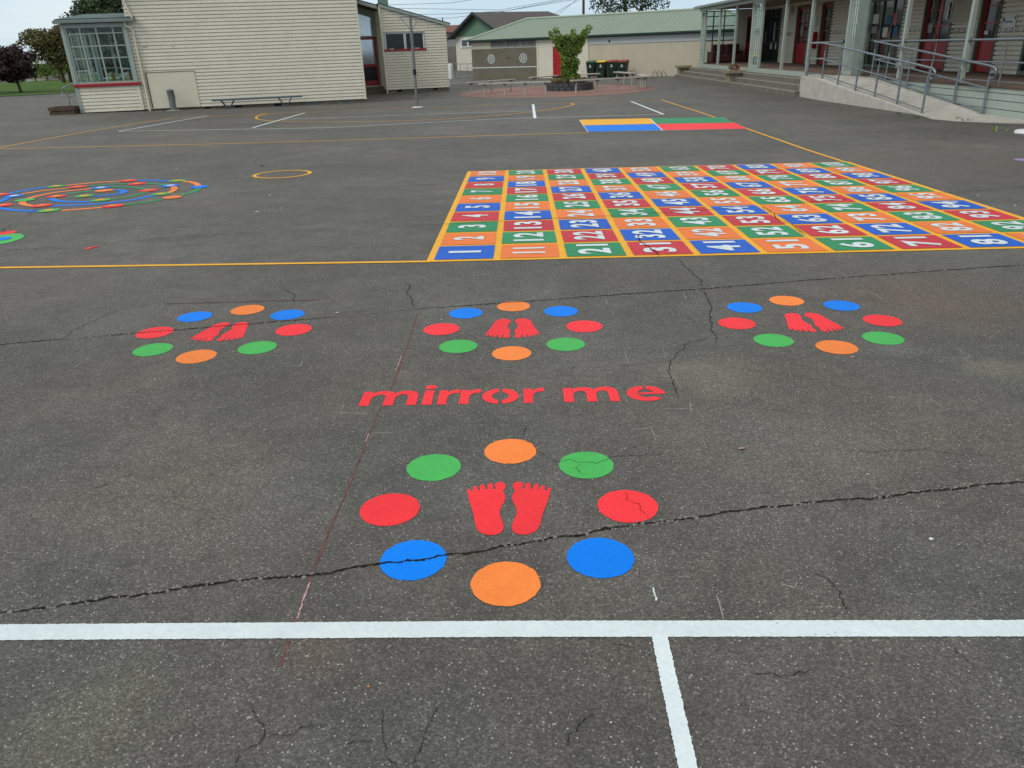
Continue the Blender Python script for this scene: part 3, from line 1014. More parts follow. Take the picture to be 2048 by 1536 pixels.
# ------------------------------------------------------------------ cracks
def crack(pts_px, w, amp, label=None, crumbs=0, world=False, gap=0.0):
    hoff = .0155 if pts_px[0][1] < 515 else .003
    pts = pts_px if world else [A(*p) for p in pts_px]
    pts = resample(pts, max(.007, w * .8))
    n = len(pts)
    out = []
    ph = random.uniform(0, 99)
    for i, p in enumerate(pts):
        a, b = pts[max(i - 1, 0)], pts[min(i + 1, n - 1)]
        l = math.hypot(b[0] - a[0], b[1] - a[1]) or 1
        nx, ny = -(b[1] - a[1]) / l, (b[0] - a[0]) / l
        d = amp * (noise.noise(Vector((p[0] * 7, p[1] * 7, ph))) + .6 * noise.noise(Vector((p[0] * 30, p[1] * 30, ph))) + .38 * noise.noise(Vector((p[0] * 95, p[1] * 95, ph))))
        out.append((p[0] + nx * d, p[1] + ny * d))
    mb = MB()
    run = []
    def flush():
        if len(run) > 2:
            m_ = len(run)
            ribbon(mb, list(run), w, hoff, wf=lambda t: w * (.18 + 1.25 * abs(noise.noise(Vector((t * m_ * .37, ph, 3)))) + .6 * random.random()) * min(1, 8 * t + .15, 8 * (1 - t) + .15))
        run.clear()
    for i, p in enumerate(out):
        if gap and noise.noise(Vector((p[0] * 2.3, p[1] * 2.3, ph + 5))) > .5 - gap:
            flush(); continue
        run.append(p)
    flush()
    o = mb.build('pavement_crack', M['crack'])
    tag(o, kind='structure')
    if crumbs:
        cb = MB()
        for i in range(0, n, 1):
            if random.random() < crumbs and noise.noise(Vector((out[i][0] * 2.0, out[i][1] * 2, 4))) > -.12:
                x, y = out[i]
                sd = random.choice((-1, 1, 1)) * (w * .35 + random.random() ** 2 * w * 1.8)
                r_ = random.uniform(.0025, .0075) * (w / .0125)
                x += random.uniform(-.004, .004); y += sd
                k = random.randint(4, 6); a0 = random.random() * 6
                vs = [(x + r_ * random.uniform(.6, 1.5) * math.cos(a0 + 6.283 * j / k), y + r_ * random.uniform(.5, 1) * math.sin(a0 + 6.283 * j / k)) for j in range(k)]
                top = [(a, b, gz(a, b) + .0035 + r_ * .5) for a, b in vs]
                bot = [(x + (a - x) * 1.25, y + (b - y) * 1.25, gz(a, b)) for a, b in vs]
                cb.mesh(bot + top, [tuple(range(k, 2 * k))] + [(j, (j + 1) % k, k + (j + 1) % k, k + j) for j in range(k)])
        if cb.v:
            tag(cb.build('crumbled_edge', M['crumb']), 'crumbled stone chips along the crack', 'stone chips', kind='stuff')
J1 = [(-120, 1246), (0, 1228), (60, 1219), (120, 1211), (200, 1200), (300, 1188), (400, 1173), (500, 1160), (620, 1150), (700, 1138), (760, 1130), (890, 1111), (960, 1104), (1040, 1090), (1110, 1075), (1200, 1062), (1300, 1048), (1420, 1030), (1520, 1016), (1640, 1004), (1740, 996), (1850, 984), (1950, 973), (2048, 964), (2180, 950)]
crack(J1, .0115, .016, crumbs=.85, gap=.03)
J2 = [(-100, 697), (0, 690), (120, 679), (270, 667), (420, 655), (500, 648), (700, 632), (850, 617), (1000, 607), (1200, 592), (1420, 577), (1600, 562), (1800, 547), (2048, 530), (2150, 521)]
crack(J2, .0125, .010, crumbs=.18, gap=.12)
J3 = [(0, 503), (60, 500), (190, 495), (330, 478), (500, 468), (700, 460), (890, 450), (1000, 444), (1250, 432), (1380, 424), (1520, 413), (1700, 400), (1900, 387), (2060, 376)]
crack(J3, .013, .012, gap=.18)
J4 = [(400, 392), (560, 384), (700, 378), (900, 369), (1000, 362), (1240, 348), (1420, 338)]
crack(J4, .012, .012, gap=.28)
crack([(0, 468), (30, 445), (60, 428), (75, 420)], .010, .03, gap=.2)
crack([(500, 335), (620, 333), (700, 331)], .014, .012, gap=.2)
for pts, w in [([(1400, 577), (1425, 610), (1420, 640), (1428, 670), (1433, 686)], .0075), ([(1425, 672), (1372, 690), (1355, 710), (1340, 720), (1337, 748), (1352, 770), (1352, 798)], .006),
 ([(805, 563), (822, 573), (815, 588), (826, 605), (829, 618)], .0075), ([(1275, 470), (1281, 486), (1300, 500), (1322, 514)], .016), ([(1355, 517), (1372, 535), (1392, 552), (1408, 576)], .008),
 ([(1520, 413), (1548, 430), (1556, 442), (1582, 450), (1602, 466), (1622, 476)], .016), ([(1050, 853), (1049, 872)], .004), ([(1040, 882), (1068, 890), (1074, 902), (1100, 918), (1117, 925), (1135, 920), (1160, 928), (1190, 926), (1226, 914), (1282, 911), (1312, 907), (1352, 916)], .0042),
 ([(1160, 928), (1148, 936), (1165, 950)], .003), ([(1630, 1145), (1660, 1165), (1682, 1187), (1690, 1203), (1700, 1225)], .0045),
 ([(498, 1408), (509, 1430), (530, 1448), (536, 1470), (518, 1490), (490, 1510), (474, 1540)], .0035), ([(536, 1474), (590, 1468), (620, 1450), (652, 1455)], .0035), ([(770, 1415), (772, 1470), (775, 1508), (802, 1536)], .003),
 ([(882, 1403), (852, 1448), (845, 1500), (828, 1545)], .003), ([(668, 1494), (752, 1485)], .003), ([(1196, 1430), (1180, 1431), (1152, 1465), (1136, 1474), (1130, 1492)], .0035), ([(1150, 1285), (1180, 1280), (1230, 1290), (1275, 1297)], .003),
 ([(1365, 925 + 20), (1368, 962)], .0), ([(1045, 1000), (1042, 1030)], .0), ([(1245, 983), (1248, 1000), (1275, 1012), (1290, 1035)], .0028), ([(120, 684), (150, 660), (190, 640), (240, 620), (300, 612)], .006), ([(1360, 722), (1240, 733), (1160, 735), (1100, 742)], .003),
 ([(560, 575), (590, 590), (588, 606)], .006), ([(1700, 905), (1850, 900), (1960, 915)], .004), ([(1640, 830), (1500, 815), (1400, 800)], .003), ([(1420, 730), (1560, 745), (1660, 765), (1690, 775)], .003),
 ([(180, 980), (230, 960), (270, 950)], .004), ([(1500, 1340), (1560, 1352), (1640, 1346)], .003), ([(1490, 575), (1560, 572), (1480, 548)], .0), ([(1900, 1290), (1930, 1320), (1950, 1335)], .003)]:
    if w > 0: crack(pts, w * .72, .018)

# chalk setting-out marks
chalk_px = [[(138, 742), (178, 715)], [(138, 742), (170, 742)], [(312, 620), (330, 608)], [(552, 733), (600, 732), (606, 722)], [(797, 732), (836, 733)], [(688, 808), (680, 826), (735, 827)], [(742, 866), (785, 866)], [(840, 612), (846, 600)],
 [(1211, 597), (1215, 608)], [(1250, 706), (1256, 724)], [(1235, 725), (1258, 726)], [(1298, 752), (1348, 753), (1362, 776)], [(1330, 817), (1386, 818)], [(1380, 806), (1383, 824)], [(1258, 858), (1303, 858), (1313, 882)], [(1366, 585), (1374, 600)],
 [(1443, 605), (1465, 605)], [(1705, 582), (1737, 582), (1765, 598)], [(1480, 722), (1518, 723)], [(1885, 715), (1940, 716), (1914, 696)], [(1433, 1190), (1440, 1212), (1447, 1238)], [(510, 435), (540, 430)], [(350, 434), (369, 432)], [(600, 612), (640, 601)], [(1560, 1168), (1590, 1176)], [(1457, 985), (1463, 992)]]
for q in chalk_px:
    mb = MB()
    ribbon(mb, [A(*p) for p in q], .0035, .0012, step=.02, ragged=.0012)
    tag(mb.build('chalk_mark', M['chalk']), 'thin white chalk setting-out mark on the asphalt', 'chalk mark', 'chalk setting-out marks')
mb = MB()
ribbon(mb, [A(*p) for p in [(1307, 1176), (1309, 1188), (1313, 1202)]], .006, .002, ragged=.0025, step=.01)
tag(mb.build('paint_mark', M['white']), 'small white paint smear below the blue dot at lower right', 'paint mark')
mb = MB()
rl = [(835, 628), (816, 688), (795, 745), (776, 792), (756, 826), (738, 870), (715, 930), (690, 990), (660, 1060), (630, 1135), (603, 1205), (590, 1247)]
ribbon(mb, [A(*p) for p in rl], .0075, .0012, step=.03, ragged=.0015)
ribbon(mb, [A(*p) for p in [(579, 1282), (560, 1332)]], .008, .0012, step=.03, ragged=.002)
tag(mb.build('chalk_line', M['redchalk']), 'long faint red chalk line slanting down to the white line', 'chalk line')
mb = MB()
for q in ([(738, 868), (731, 885)], [(803, 712), (792, 742)], [(620, 1165), (607, 1200), (595, 1238)]):
    ribbon(mb, [A(*p) for p in q], .005, .002, step=.012, ragged=.0025)
tag(mb.build('chalk_line', M['pinkchalk']), 'brighter pink worn lengths of the slanting chalk line', 'chalk line')
mb = MB()
ribbon(mb, [A(330, 608), A(480, 604), A(640, 600)], .022, .0012, step=.04, ragged=.009)
tag(mb.build('chalk_line', mat('faint_red_dust', (0.095, 0.070, 0.065, 1), .95, .05)), 'faint red chalk smear above the far left ring', 'chalk line')

# litter and stones
M['leafbit'] = mat('dry_leaf', S(190, 150, 130, .8), 0.8, 0.1, nscale=40, namt=.2)
def bit(u, v, r_, m, name, label, cat, group=None):
    x, y = A(u, v)
    z = gz(x, y) + .005
    mb = MB()
    k = 7
    a0 = random.random() * 6
    sx, sy = random.uniform(.8, 1.6), random.uniform(.4, .8)
    rim = [(x + sx * r_ * random.uniform(.7, 1.1) * math.cos(a0 + 6.283 * j / k), y + sy * r_ * random.uniform(.7, 1.1) * math.sin(a0 + 6.283 * j / k), z + random.uniform(0, r_ * .3)) for j in range(k)]
    for j in range(k):
        mb.face([rim[j], rim[(j + 1) % k], (x, y, z + r_ * .45)])
    mb.face([(a, b, c_ - .002) for a, b, c_ in rim][::-1])
    tag(mb.build(name, m), label, cat, group)
bit(1483, 899, .014, M['leafbit'], 'dry_leaf', 'pale dry leaf on the asphalt right of the near ring', 'leaf')
bit(1862, 1080, .010, M['paper'], 'paper_scrap', 'white scrap below the long crack on the right', 'scrap')
bit(737, 1375, .004, M['orange'], 'paint_chip', 'orange paint chip below the foreground white line', 'chip')
bit(1705, 716, .018, M['leafbit'], 'dry_leaf', 'pale leaf beside the bottom orange dot of the far right ring', 'leaf')
bit(674, 627, .014, M['paper'], 'paper_scrap', 'white scrap right of the far left ring', 'scrap')
bit(524, 333, .045, M['rubber'], 'dry_leaf', 'dark leaf just above the yellow ring', 'leaf')
for u, v, r_ in [(515, 424, .022), (562, 417, .012), (353, 338, .02), (540, 391, .016), (1565, 345, .02), (1955, 392, .018), (2030, 412, .02), (883, 640, .008), (1735, 950, .006), (1520, 860, .006), (1222, 1447, .005), (310, 760, .006)]:
    bit(u, v, r_ * .8, M['paper'], 'paper_scrap', 'tiny white scrap lying on the open asphalt', 'scrap', 'tiny white scraps on the asphalt')
def P(u, v, D):
    """world point seen at a pixel, D metres ahead (for placing far things at their own distance)"""
    d = ray(u, v)
    t = D / d[1]
    return (d[0] * t, D, CH + d[2] * t)

# ================================================================== gabled classroom block on the left
MW = frame((-14.39, 32.81), (-5.76, 34.55))
school = thing('school_building', 'cream weatherboard classroom block with glazed corner bay and low side wing', 'building', (-10, 34, -.3))
TOPZ = 4.3
def gable(s):
    return TOPZ + min(s + .3, MW.len + .3 - s) * .52
mb = MB()
boards(mb, MW, 0.0, MW.len, -.19, 6.7, holes=[(.30, 2.14, -.19, 1.17)], top=gable)
mb.face([MW(0, .03, -.19), MW(MW.len, .03, -.19), MW(MW.len, .03, TOPZ), MW(MW.len / 2, .03, gable(MW.len / 2)), MW(0, .03, TOPZ)])
# end walls and back
mb.face([MW(0, .03, -.19), MW(0, .03, TOPZ), MW(0, 9, TOPZ), MW(0, 9, -.19)])
mb.face([MW(MW.len, .03, -.19), MW(MW.len, 9, -.19), MW(MW.len, 9, TOPZ), MW(MW.len, .03, TOPZ)])
mb.face([MW(0, 9, -.19), MW(0, 9, TOPZ), MW(MW.len / 2, 9, gable(MW.len / 2)), MW(MW.len, 9, TOPZ), MW(MW.len, 9, -.19)])
mb.build('weatherboard_wall', M['cream'], school)
mb = MB()
for sd in (0, 1):
    a, b = (-.5, MW.len / 2) if sd == 0 else (MW.len / 2, MW.len + .5)
    za, zb = gable(a + (0 if sd == 0 else 0)), gable(b)
    mb.hexa([MW(a, -.35, za + .02), MW(b, -.35, zb + .02), MW(b, 9.3, zb + .02), MW(a, 9.3, za + .02), MW(a, -.35, za + .12), MW(b, -.35, zb + .12), MW(b, 9.3, zb + .12), MW(a, 9.3, za + .12)])
mb.build('roof', M['roofg'], school)
mb = MB()
mb.box(.02, MW.len - .01, .04, 8.9, -.6, -.192, MW)
fnd = mb.build('foundation', M['concdark'], school)
for s_ in (2.25, 3.45, 5.05, 6.55, 7.85):
    mb = MB()
    mb.box(s_, s_ + .28, .028, .06, -.33, -.215, MW)
    if s_ > 7:
        pass
    mb.build('vent', M['dark'] if s_ < 6 else M['bluesteel'], fnd)
mb = MB()
mb.box(.30, 2.14, -.045, .02, -.185, 1.155, MW)
mb.build('wall_panel', M['creamflat'], school, bevel=.004)
mb = MB(); mb.box(.29, 2.16, -.055, .01, 1.157, 1.18, MW); mb.build('panel_flashing', M['concdark'], school)
mb = MB()
mb.box(MW.len - .012, MW.len + .05, -.03, .06, -.2, TOPZ, MW)
mb.box(MW.len - .02, MW.len + .055, -.032, .06, -.205, -.19, MW)
mb.build('corner_board', M['creamflat'], school)
mb = MB()
mb.tube([MW(.06, -.09, 4.3), MW(.1, -.09, 3.7), MW(.27, -.09, 3.12)], .045, 10)
mb.build('downpipe', M['creamflat'], school)
mb = MB()
mb.tube([MW(-.02, -.16, 3.02), MW(-.02, -.14, 2.86), MW(.17, -.1, 2.76), MW(.20, -.085, 2.62), MW(.20, -.085, -.26)], .04, 10)
mb.build('downpipe', M['creamflat'], school)
mb = MB(); mb.box(.30, .34, -.052, -.045, -.15, 1.15, MW); mb.build('panel_edge', M['dktimber'], school)
# chips of missing paint
for s_, z_, a, b in ((.42, 2.07, .10, .05), (.55, 2.09, .04, .09), (1.48, 2.08, .10, .018), (1.12, 1.235, .1, .012), (5.75, .98, .02, .05), (4.6, .82, .05, .01), (6.4, .86, .06, .012)):
    mb = MB(); mb.box(s_, s_ + a, -.029, -.01, z_, z_ + b, MW); mb.build('paint_chip', M['timber'], school)

for s_, z_ in ((1.9, 8), (5.2, 11), (3.3, 16), (7.1, 5), (6.0, 20), (2.6, 23), (4.5, 3), (7.7, 14), (1.2, 19), (3.9, 26)):
    mb = MB(); z0 = -.19 + z_ * PITCH; mb.hexa([MW(s_, -.030, z0), MW(s_ + .012, -.030, z0), MW(s_ + .012, -.01, z0), MW(s_, -.01, z0), MW(s_, -.022, z0 + .09), MW(s_ + .012, -.022, z0 + .09), MW(s_ + .012, -.01, z0 + .09), MW(s_, -.01, z0 + .09)]); mb.build('board_joint', M['timber'], school)
# corner bay
BW = frame((-16.74, 32.37), (-14.40, 32.74))
bl = BW.len
mb = MB()
boards(mb, BW, .10, bl - .10, -.2, .76)
mb.face([BW(0, .04, -.2), BW(bl, .04, -.2), BW(bl, .04, .8), BW(0, .04, .8)])
mb.box(0.0, .05, .0, 3.2, -.2, .8, BW)
mb.box(0.0, bl, 3.15, 3.2, -.2, .8, BW)
mb.build('bay_wall', M['cream'], school)
mb = MB()
mb.box(-.02, .11, -.04, .09, -.22, 2.98, BW)
mb.box(bl - .10, bl + .02, -.045, .09, .84, 2.98, BW)
mb.box(.11, bl - .10, -.03, .09, 2.84, 2.98, BW)
mb.box(-.02, .09, 3.1, 3.2, -.2, 2.98, BW)
mb.box(-.021, .06, .09, 3.1, 2.8, 2.979, BW)
mb.box(-.021, .06, .09, 3.1, .8, .9, BW)
mb.box(.1, bl, 3.11, 3.18, 2.7, 2.978, BW)
mb.build('bay_frame', M['trim'], school)
mb = MB()
mb.box(bl - .1, bl + .02, -.03, .04, -.2, .745, BW)
mb.build('corner_board', M['creamflat'], school)
mb = MB()
mb.box(.11, bl - .10, -.012, .075, .84, .91, BW)
mb.box(.11, .18, -.012, .075, .91, 2.84, BW)
mb.box(bl - .16, bl - .10, -.012, .075, .91, 2.84, BW)
xs = [.18, .66, 1.25, 1.86, bl - .16]
for x in xs[1:4]:
    mb.box(x - .028, x + .028, -.014, .06, .91, 2.84, BW)
for z in (2.63, 2.19, 1.76):
    for a, b in zip(xs[:-1], xs[1:]):
        mb.box(a + .03, b - .03, -.010, .05, z - .02, z + .02, BW)
for z, i in ((1.32, 0), (1.34, 3)):
    mb.box(xs[i] + .03, xs[i + 1] - .03, -.010, .05, z - .018, z + .018, BW)
wf = mb.build('window_frame', M['trim'], school)
mb = MB(); mb.face([BW(.15, .03, .88), BW(bl - .12, .03, .88), BW(bl - .12, .03, 2.86), BW(.15, .03, 2.86)]); mb.build('window_pane', M['glass'], wf)
# far side and left side of the bay: mullions, glass
mb = MB()
for x in (.1, .72, 1.34, 1.96):
    mb.box(x, x + .09, 3.12, 3.17, .8, 2.72, BW)
mb.box(.19, bl - .3, 3.125, 3.165, 1.35, 1.39, BW)
for y in (.8, 1.6, 2.4):
    mb.box(0, .05, y, y + .07, .9, 2.8, BW)
mb.build('rear_window_frame', M['trim'], school)
mb = MB()
mb.face([BW(.03, .1, .9), BW(.03, 3.1, .9), BW(.03, 3.1, 2.8), BW(.03, .1, 2.8)])
mb.build('window_pane', M['glass'], school)
mb = MB(); mb.box(0, bl, .05, 3.2, -.1, .0, BW); mb.build('bay_floor', M['deck'], school)
mb = MB(); mb.box(.05, bl, .05, 3.2, 2.985, 3.02, BW); mb.build('bay_ceiling', M['room'], school)
mb = MB()
mb.box(-.02, bl + .10, -.09, .02, .73, .84, BW)
mb.build('sill', M['sill'], school, bevel=.012)
mb = MB()
mb.box(-.18, bl + .42, -.22, -.08, 3.0, 3.10, BW)
mb.box(-.15, bl + .38, -.2, 3.5, 3.08, 3.12, BW)
mb.build('gutter', M['gutter'], school, bevel=.01)
mb = MB()
mb.hexa([BW(-.15, -.05, 3.12), BW(bl + .35, -.05, 3.12), BW(bl + .35, 3.5, 3.42), BW(-.15, 3.5, 3.42), BW(-.15, -.05, 3.16), BW(bl + .35, -.05, 3.16), BW(bl + .35, 3.5, 3.48), BW(-.15, 3.5, 3.48)])
mb.build('bay_roof', M['dkgreen'], school)
# furniture seen through the bay window
def table(s_, w_, a, b, h, label):
    c = BW(s_, w_, 0.0)
    t = thing('table', label, 'table', c)
    mb = MB(); mb.box(s_, s_ + a, w_, w_ + b, h - .04, h, BW); mb.build('table_top', M['white_s'], t)
    for x, y in ((s_ + .05, w_ + .05), (s_ + a - .05, w_ + .05), (s_ + .05, w_ + b - .05), (s_ + a - .05, w_ + b - .05)):
        mb = MB(); mb.box(x - .02, x + .02, y - .02, y + .02, .0, h - .04, BW); mb.build('leg', M['steeld'], t)
    return t
table(.72, 1.2, .7, .6, 1.02, 'white topped table behind the bay window, the one on the left')
table(1.42, 1.0, .6, .6, 1.06, 'white topped table behind the bay window, with papers on it')
for i, (s_, w_) in enumerate(((1.5, 1.1), (1.72, 1.2), (1.55, 1.4))):
    mb = MB(); mb.hexa([BW(s_, w_, 1.07), BW(s_ + .16, w_, 1.07), BW(s_ + .16, w_ + .12, 1.19), BW(s_, w_ + .12, 1.19), BW(s_, w_, 1.075), BW(s_ + .16, w_, 1.075), BW(s_ + .16, w_ + .12, 1.195), BW(s_, w_ + .12, 1.195)])
    tag(mb.build('paper_sheet', M['paper']), 'white paper sheet propped on the table behind the bay window', 'paper', 'papers on the bay table')
for s_ in (1.28, 1.95):
    mb = MB(); mb.box(s_, s_ + .1, .5, .62, .0, 1.2, BW); mb.box(s_, s_ + .02, .3, .5, .0, .9, BW)
    tag(mb.build('timber_board', mat('pale_timber', S(176, 140, 108, .8), .7, .2)), 'pale timber board leaning inside the %s of the bay' % ('middle' if s_ < 1.5 else 'right side'), 'board')
mb = MB(); c = BW(2.02, .7, 1.45)
mb.lathe([(.03, -.17), (.11, -.14), (.16, 0), (.11, .14), (.03, .17)], 14, c)
tag(mb.build('paper_lantern', M['tealp']), 'teal paper lantern hanging in the bay window', 'lantern')
mb = MB(); mb.tube([BW(2.02, .7, 1.62), BW(2.02, .7, 2.98)], .004, 5)
tag(mb.build('lantern_cord', M['dark']), 'thin cord holding the teal lantern', 'cord')

# side wing with porch
AW = frame((-5.89, 42.27), (-2.70, 43.05))
al = AW.len
slope = -.279
def wtop(s): return 3.67 + slope * s
hole = [(.09, 2.16, 1.62, 2.52)]
mb = MB()
boards(mb, AW, .0, al, -.21, 3.7, holes=hole, top=wtop)
for (p, q, za, zb) in ((0, .1, -.21, None), (.1, 2.15, -.21, 1.63), (.1, 2.15, 2.51, None), (2.15, al, -.21, None)):
    mb.face([AW(p, .04, za), AW(q, .04, za), AW(q, .04, zb if zb else wtop(q)), AW(p, .04, zb if zb else wtop(p))])
AS = frame(AW(0, 2.6, 0)[:2], AW(0, .0, 0)[:2])
boards(mb, AS, 0, 2.6, -.21, 3.62)
mb.face([AS(0, .03, -.21), AS(2.6, .03, -.21), AS(2.6, .03, 3.66), AS(0, .03, 3.66)])
mb.face([AW(al, .04, -.21), AW(al, 6, -.21), AW(al, 6, wtop(al)), AW(al, .04, wtop(al))])
mb.face([AW(0, 6, -.21), AW(al, 6, -.21), AW(al, 6, wtop(al)), AW(0, 6, wtop(0))])
mb.build('wing_wall', M['cream'], school)
mb = MB(); mb.box(.01, al - .01, .05, 5.9, -.6, -.212, AW)
fw = mb.build('foundation', M['concdark'], school)
for s_ in (.55, 2.42):
    mb = MB(); mb.box(s_, s_ + .22, .03, .07, -.33, -.23, AW); mb.build('vent', M['dark'], fw)
mb = MB()
mb.box(.09, 2.16, -.03, .05, 2.44, 2.52, AW)
mb.box(.09, .14, -.03, .05, 1.70, 2.44, AW)
mb.box(2.11, 2.16, -.03, .05, 1.70, 2.44, AW)
aw = mb.build('window_frame', M['trim'], school)
mb = MB()
for a, b in ((.14, 1.13), (1.15, 2.11)):
    mb.box(a, a + .045, -.012, .045, 1.70, 2.44, AW)
    mb.box(b - .045, b, -.012, .045, 1.70, 2.44, AW)
    mb.box(a + .045, b - .045, -.01, .045, 2.41, 2.44, AW)
mb.build('sash', M['white_s'], aw)
for a, b in ((.18, 1.09), (1.19, 2.07)):
    mb = MB(); mb.box(a, b, .03, .036, 1.70, 2.42, AW); mb.build('window_pane', M['mirror'], aw)
mb = MB(); mb.box(.05, 2.20, -.07, .04, 1.615, 1.70, AW); mb.build('sill', M['sill'], school, bevel=.008)
for s_ in (.32, .44, 1.62, 1.74):
    mb = MB(); mb.box(s_, s_ + .09, -.06, .0, 1.70, 1.735, AW); mb.build('stay', M['white_s'], aw)
mb = MB()
def slab(fr, s0, s1, w0, w1, za, zb, t):
    return [fr(s0, w0, za), fr(s1, w0, zb), fr(s1, w1, zb), fr(s0, w1, za), fr(s0, w0, za + t), fr(s1, w0, zb + t), fr(s1, w1, zb + t), fr(s0, w1, za + t)]
mb.hexa(slab(AW, -.05, 3.52, -.12, 6.2, 3.79, 3.79 + slope * 3.57, .035))
mb.hexa(slab(AW, -2.6, -.06, .42, 6.2, 3.74 - slope * 2.54, 3.74, .035))
mb.build('wing_roof', M['dkgreen'], school)
mb = MB()
mb.hexa(slab(AW, -.05, 3.50, -.11, -.07, 3.66, 3.66 + slope * 3.55, .127))
mb.hexa(slab(AW, -2.6, -.07, .43, .47, 3.58 - slope * 2.53, 3.58, .15))
mb.box(3.3, 3.5, -.1, 6.1, 2.66, 2.70, AW)
mb.build('bargeboard', M['trim'], school)
mb = MB(); mb.hexa(slab(AW, -2.6, -.02, .6, 2.7, 3.55 - slope * 2.58, 3.55, .02)); mb.build('porch_soffit', M['dktimber'], school)
mb = MB(); mb.tube([AW(-.02, -.06, 3.7), AW(.0, -.06, -.38)], .04, 10); mb.build('downpipe', M['creamflat'], school)
# porch door and transom light
DW = frame(AW(-1.7, 2.5, 0)[:2], AW(0.0, 2.5, 0)[:2])
mb = MB()
mb.box(.0, .66, .0, .08, -.4, 3.9, DW)
mb.box(1.62, 1.70, -.01, .08, -.08, 3.9, DW)
mb.box(.66, 1.62, .0, .08, 2.33, 2.40, DW)
mb.hexa([DW(.66, 0, 3.52), DW(1.62, 0, 3.22), DW(1.62, .08, 3.22), DW(.66, .08, 3.52), DW(.66, 0, 3.95), DW(1.62, 0, 3.7), DW(1.62, .08, 3.7), DW(.66, .08, 3.95)])
mb.build('porch_wall', M['trim'], school)
mb = MB(); mb.face([DW(.66, .04, 2.40), DW(1.62, .04, 2.40), DW(1.62, .04, 3.22), DW(.66, .04, 3.52)]); mb.build('transom_pane', M['reflect'], school)
mb = MB()
mb.box(.66, .76, -.02, .05, -.08, 2.33, DW); mb.box(1.50, 1.62, -.02, .05, -.08, 2.33, DW)
mb.box(.76, 1.50, -.02, .05, 2.22, 2.33, DW); mb.box(.76, 1.50, -.02, .05, .88, 1.02, DW); mb.box(.76, 1.50, -.02, .05, -.08, .2, DW)
pd = mb.build('door', M['door'], school)
mb = MB(); mb.box(.76, 1.50, .01, .02, 1.02, 2.22, DW); mb.build('door_pane', M['reflect'], pd)
mb = MB(); mb.box(.76, 1.50, .01, .02, .2, .88, DW); mb.build('door_pane', M['mirror'], pd)
mb = MB(); mb.box(1.52, 1.56, -.07, -.02, .95, 1.12, DW); mb.build('handle', M['steeld'], pd)
mb = MB(); mb.box(-.2, 1.7, -1.0, 0.0, -.5, -.10, DW); mb.box(-.2, 1.7, -1.4, -1.0, -.5, -.27, DW); mb.build('step', M['concdark'], school)
mb = MB(); q = P(763, -12, 60); mb.box(q[0] - .33, q[0] + .33, 60, 60.6, 2.5, 7.5); mb.build('chimney', M['gablegreen'], school)

# drinking fountain
fc = MW(1.16, -.42, 0)
gz_ = gz(fc[0], fc[1])
ft = thing('drinking_fountain', 'grey steel drinking fountain standing against the cream wall panel', 'drinking fountain', (fc[0], fc[1], gz_), world=False)
mb = MB(); mb.lathe([(.12, 0), (.125, .4), (.135, .74), (.145, .76), (.14, .775), (.10, .75), (.03, .74)], 24); mb.build('pedestal', M['steeld'], ft)
mb = MB(); mb.tube([(.03, 0, .74), (.03, 0, .82), (.0, -.05, .84)], .011, 8); mb.tube([(-.06, .02, .74), (-.06, .02, .80)], .009, 8); mb.build('tap', M['steel'], ft)
mb = MB(); mb.tube([(.14, -.02, .7), (.17, -.05, .5), (.15, -.04, .35)], .008, 6); mb.build('waste_pipe', M['rubber'], ft)
mb = MB(); mb.lathe([(.26, .004), (.26, .012)], 24); mb.build('base_plate', M['concrete'], ft)

# blue wall bench
bc = MW(4.4, -.62, 0)
wb = thing('wall_bench', 'slate blue plank bench on bent pipe legs along the cream wall', 'bench', (bc[0], bc[1], gz(bc[0], bc[1])))
mb = MB()
for k in range(3):
    mb.box(2.72, 6.25, -.80 + k * .125, -.69 + k * .125, .025, .085, MW)
mb.build('seat', M['bluesteel'], wb, bevel=.006)
for s_ in (3.3, 5.55):
    g0 = gz(*MW(s_, -.6, 0)[:2])
    for w_ in (-.74, -.50):
        mb = MB()
        pts = [MW(s_ - .26, w_, .045), MW(s_ - .1, w_, g0 + .09), MW(s_ - .03, w_, g0 + .02), MW(s_ + .03, w_, g0 + .02), MW(s_ + .1, w_, g0 + .09), MW(s_ + .26, w_, .045)]
        mb.tube(pts, .018, 8)
        mb.build('leg', M['bluesteel'], wb)

# planter crate and handrail beside the bay
pc = at(134, 228)
pl = thing('planter_box', 'low dark timber planter box beside the glazed bay', 'planter box', (pc[0], pc[1], gz(*pc)), R(10), world=False)
mb = MB()
for z0, z1, g_ in ((.0, .13, 0), (.15, .28, .02)):
    mb.box(-.47 - g_, .43 + g_, -.45 - g_, -.40, z0, z1); mb.box(-.47 - g_, .43 + g_, .45, .50 + g_, z0, z1)
    mb.box(-.47 - g_, -.42, -.40, .45, z0, z1); mb.box(.38, .43 + g_, -.40, .45, z0, z1)
mb.build('box_boards', M['dktimber'], pl)
mb = MB(); mb.box(-.42, .38, -.40, .45, .0, .2); mb.build('soil', M['dark'], pl)
hr = thing('handrail', 'short bent galvanised handrail left of the glazed bay', 'handrail', (P(141, 214, 34.6)[0], 34.6, -.25))
mb = MB(); mb.tube([P(150, 165, 35.2), P(127, 175, 34.8), P(124, 178, 34.8), P(123.5, 185, 34.8), P(126, 193, 34.8), P(130, 197, 34.8)], .024, 8); mb.build('rail', M['steel'], hr)
mb = MB(); mb.tube([P(132, 174, 34.8), P(141, 214, 34.8)], .024, 8); mb.build('post', M['steeld'], hr)
mb = MB(); mb.tube([P(137, 196, 34.8), P(150, 189, 35.2)], .02, 8); mb.build('lower_rail', M['steel'], hr)

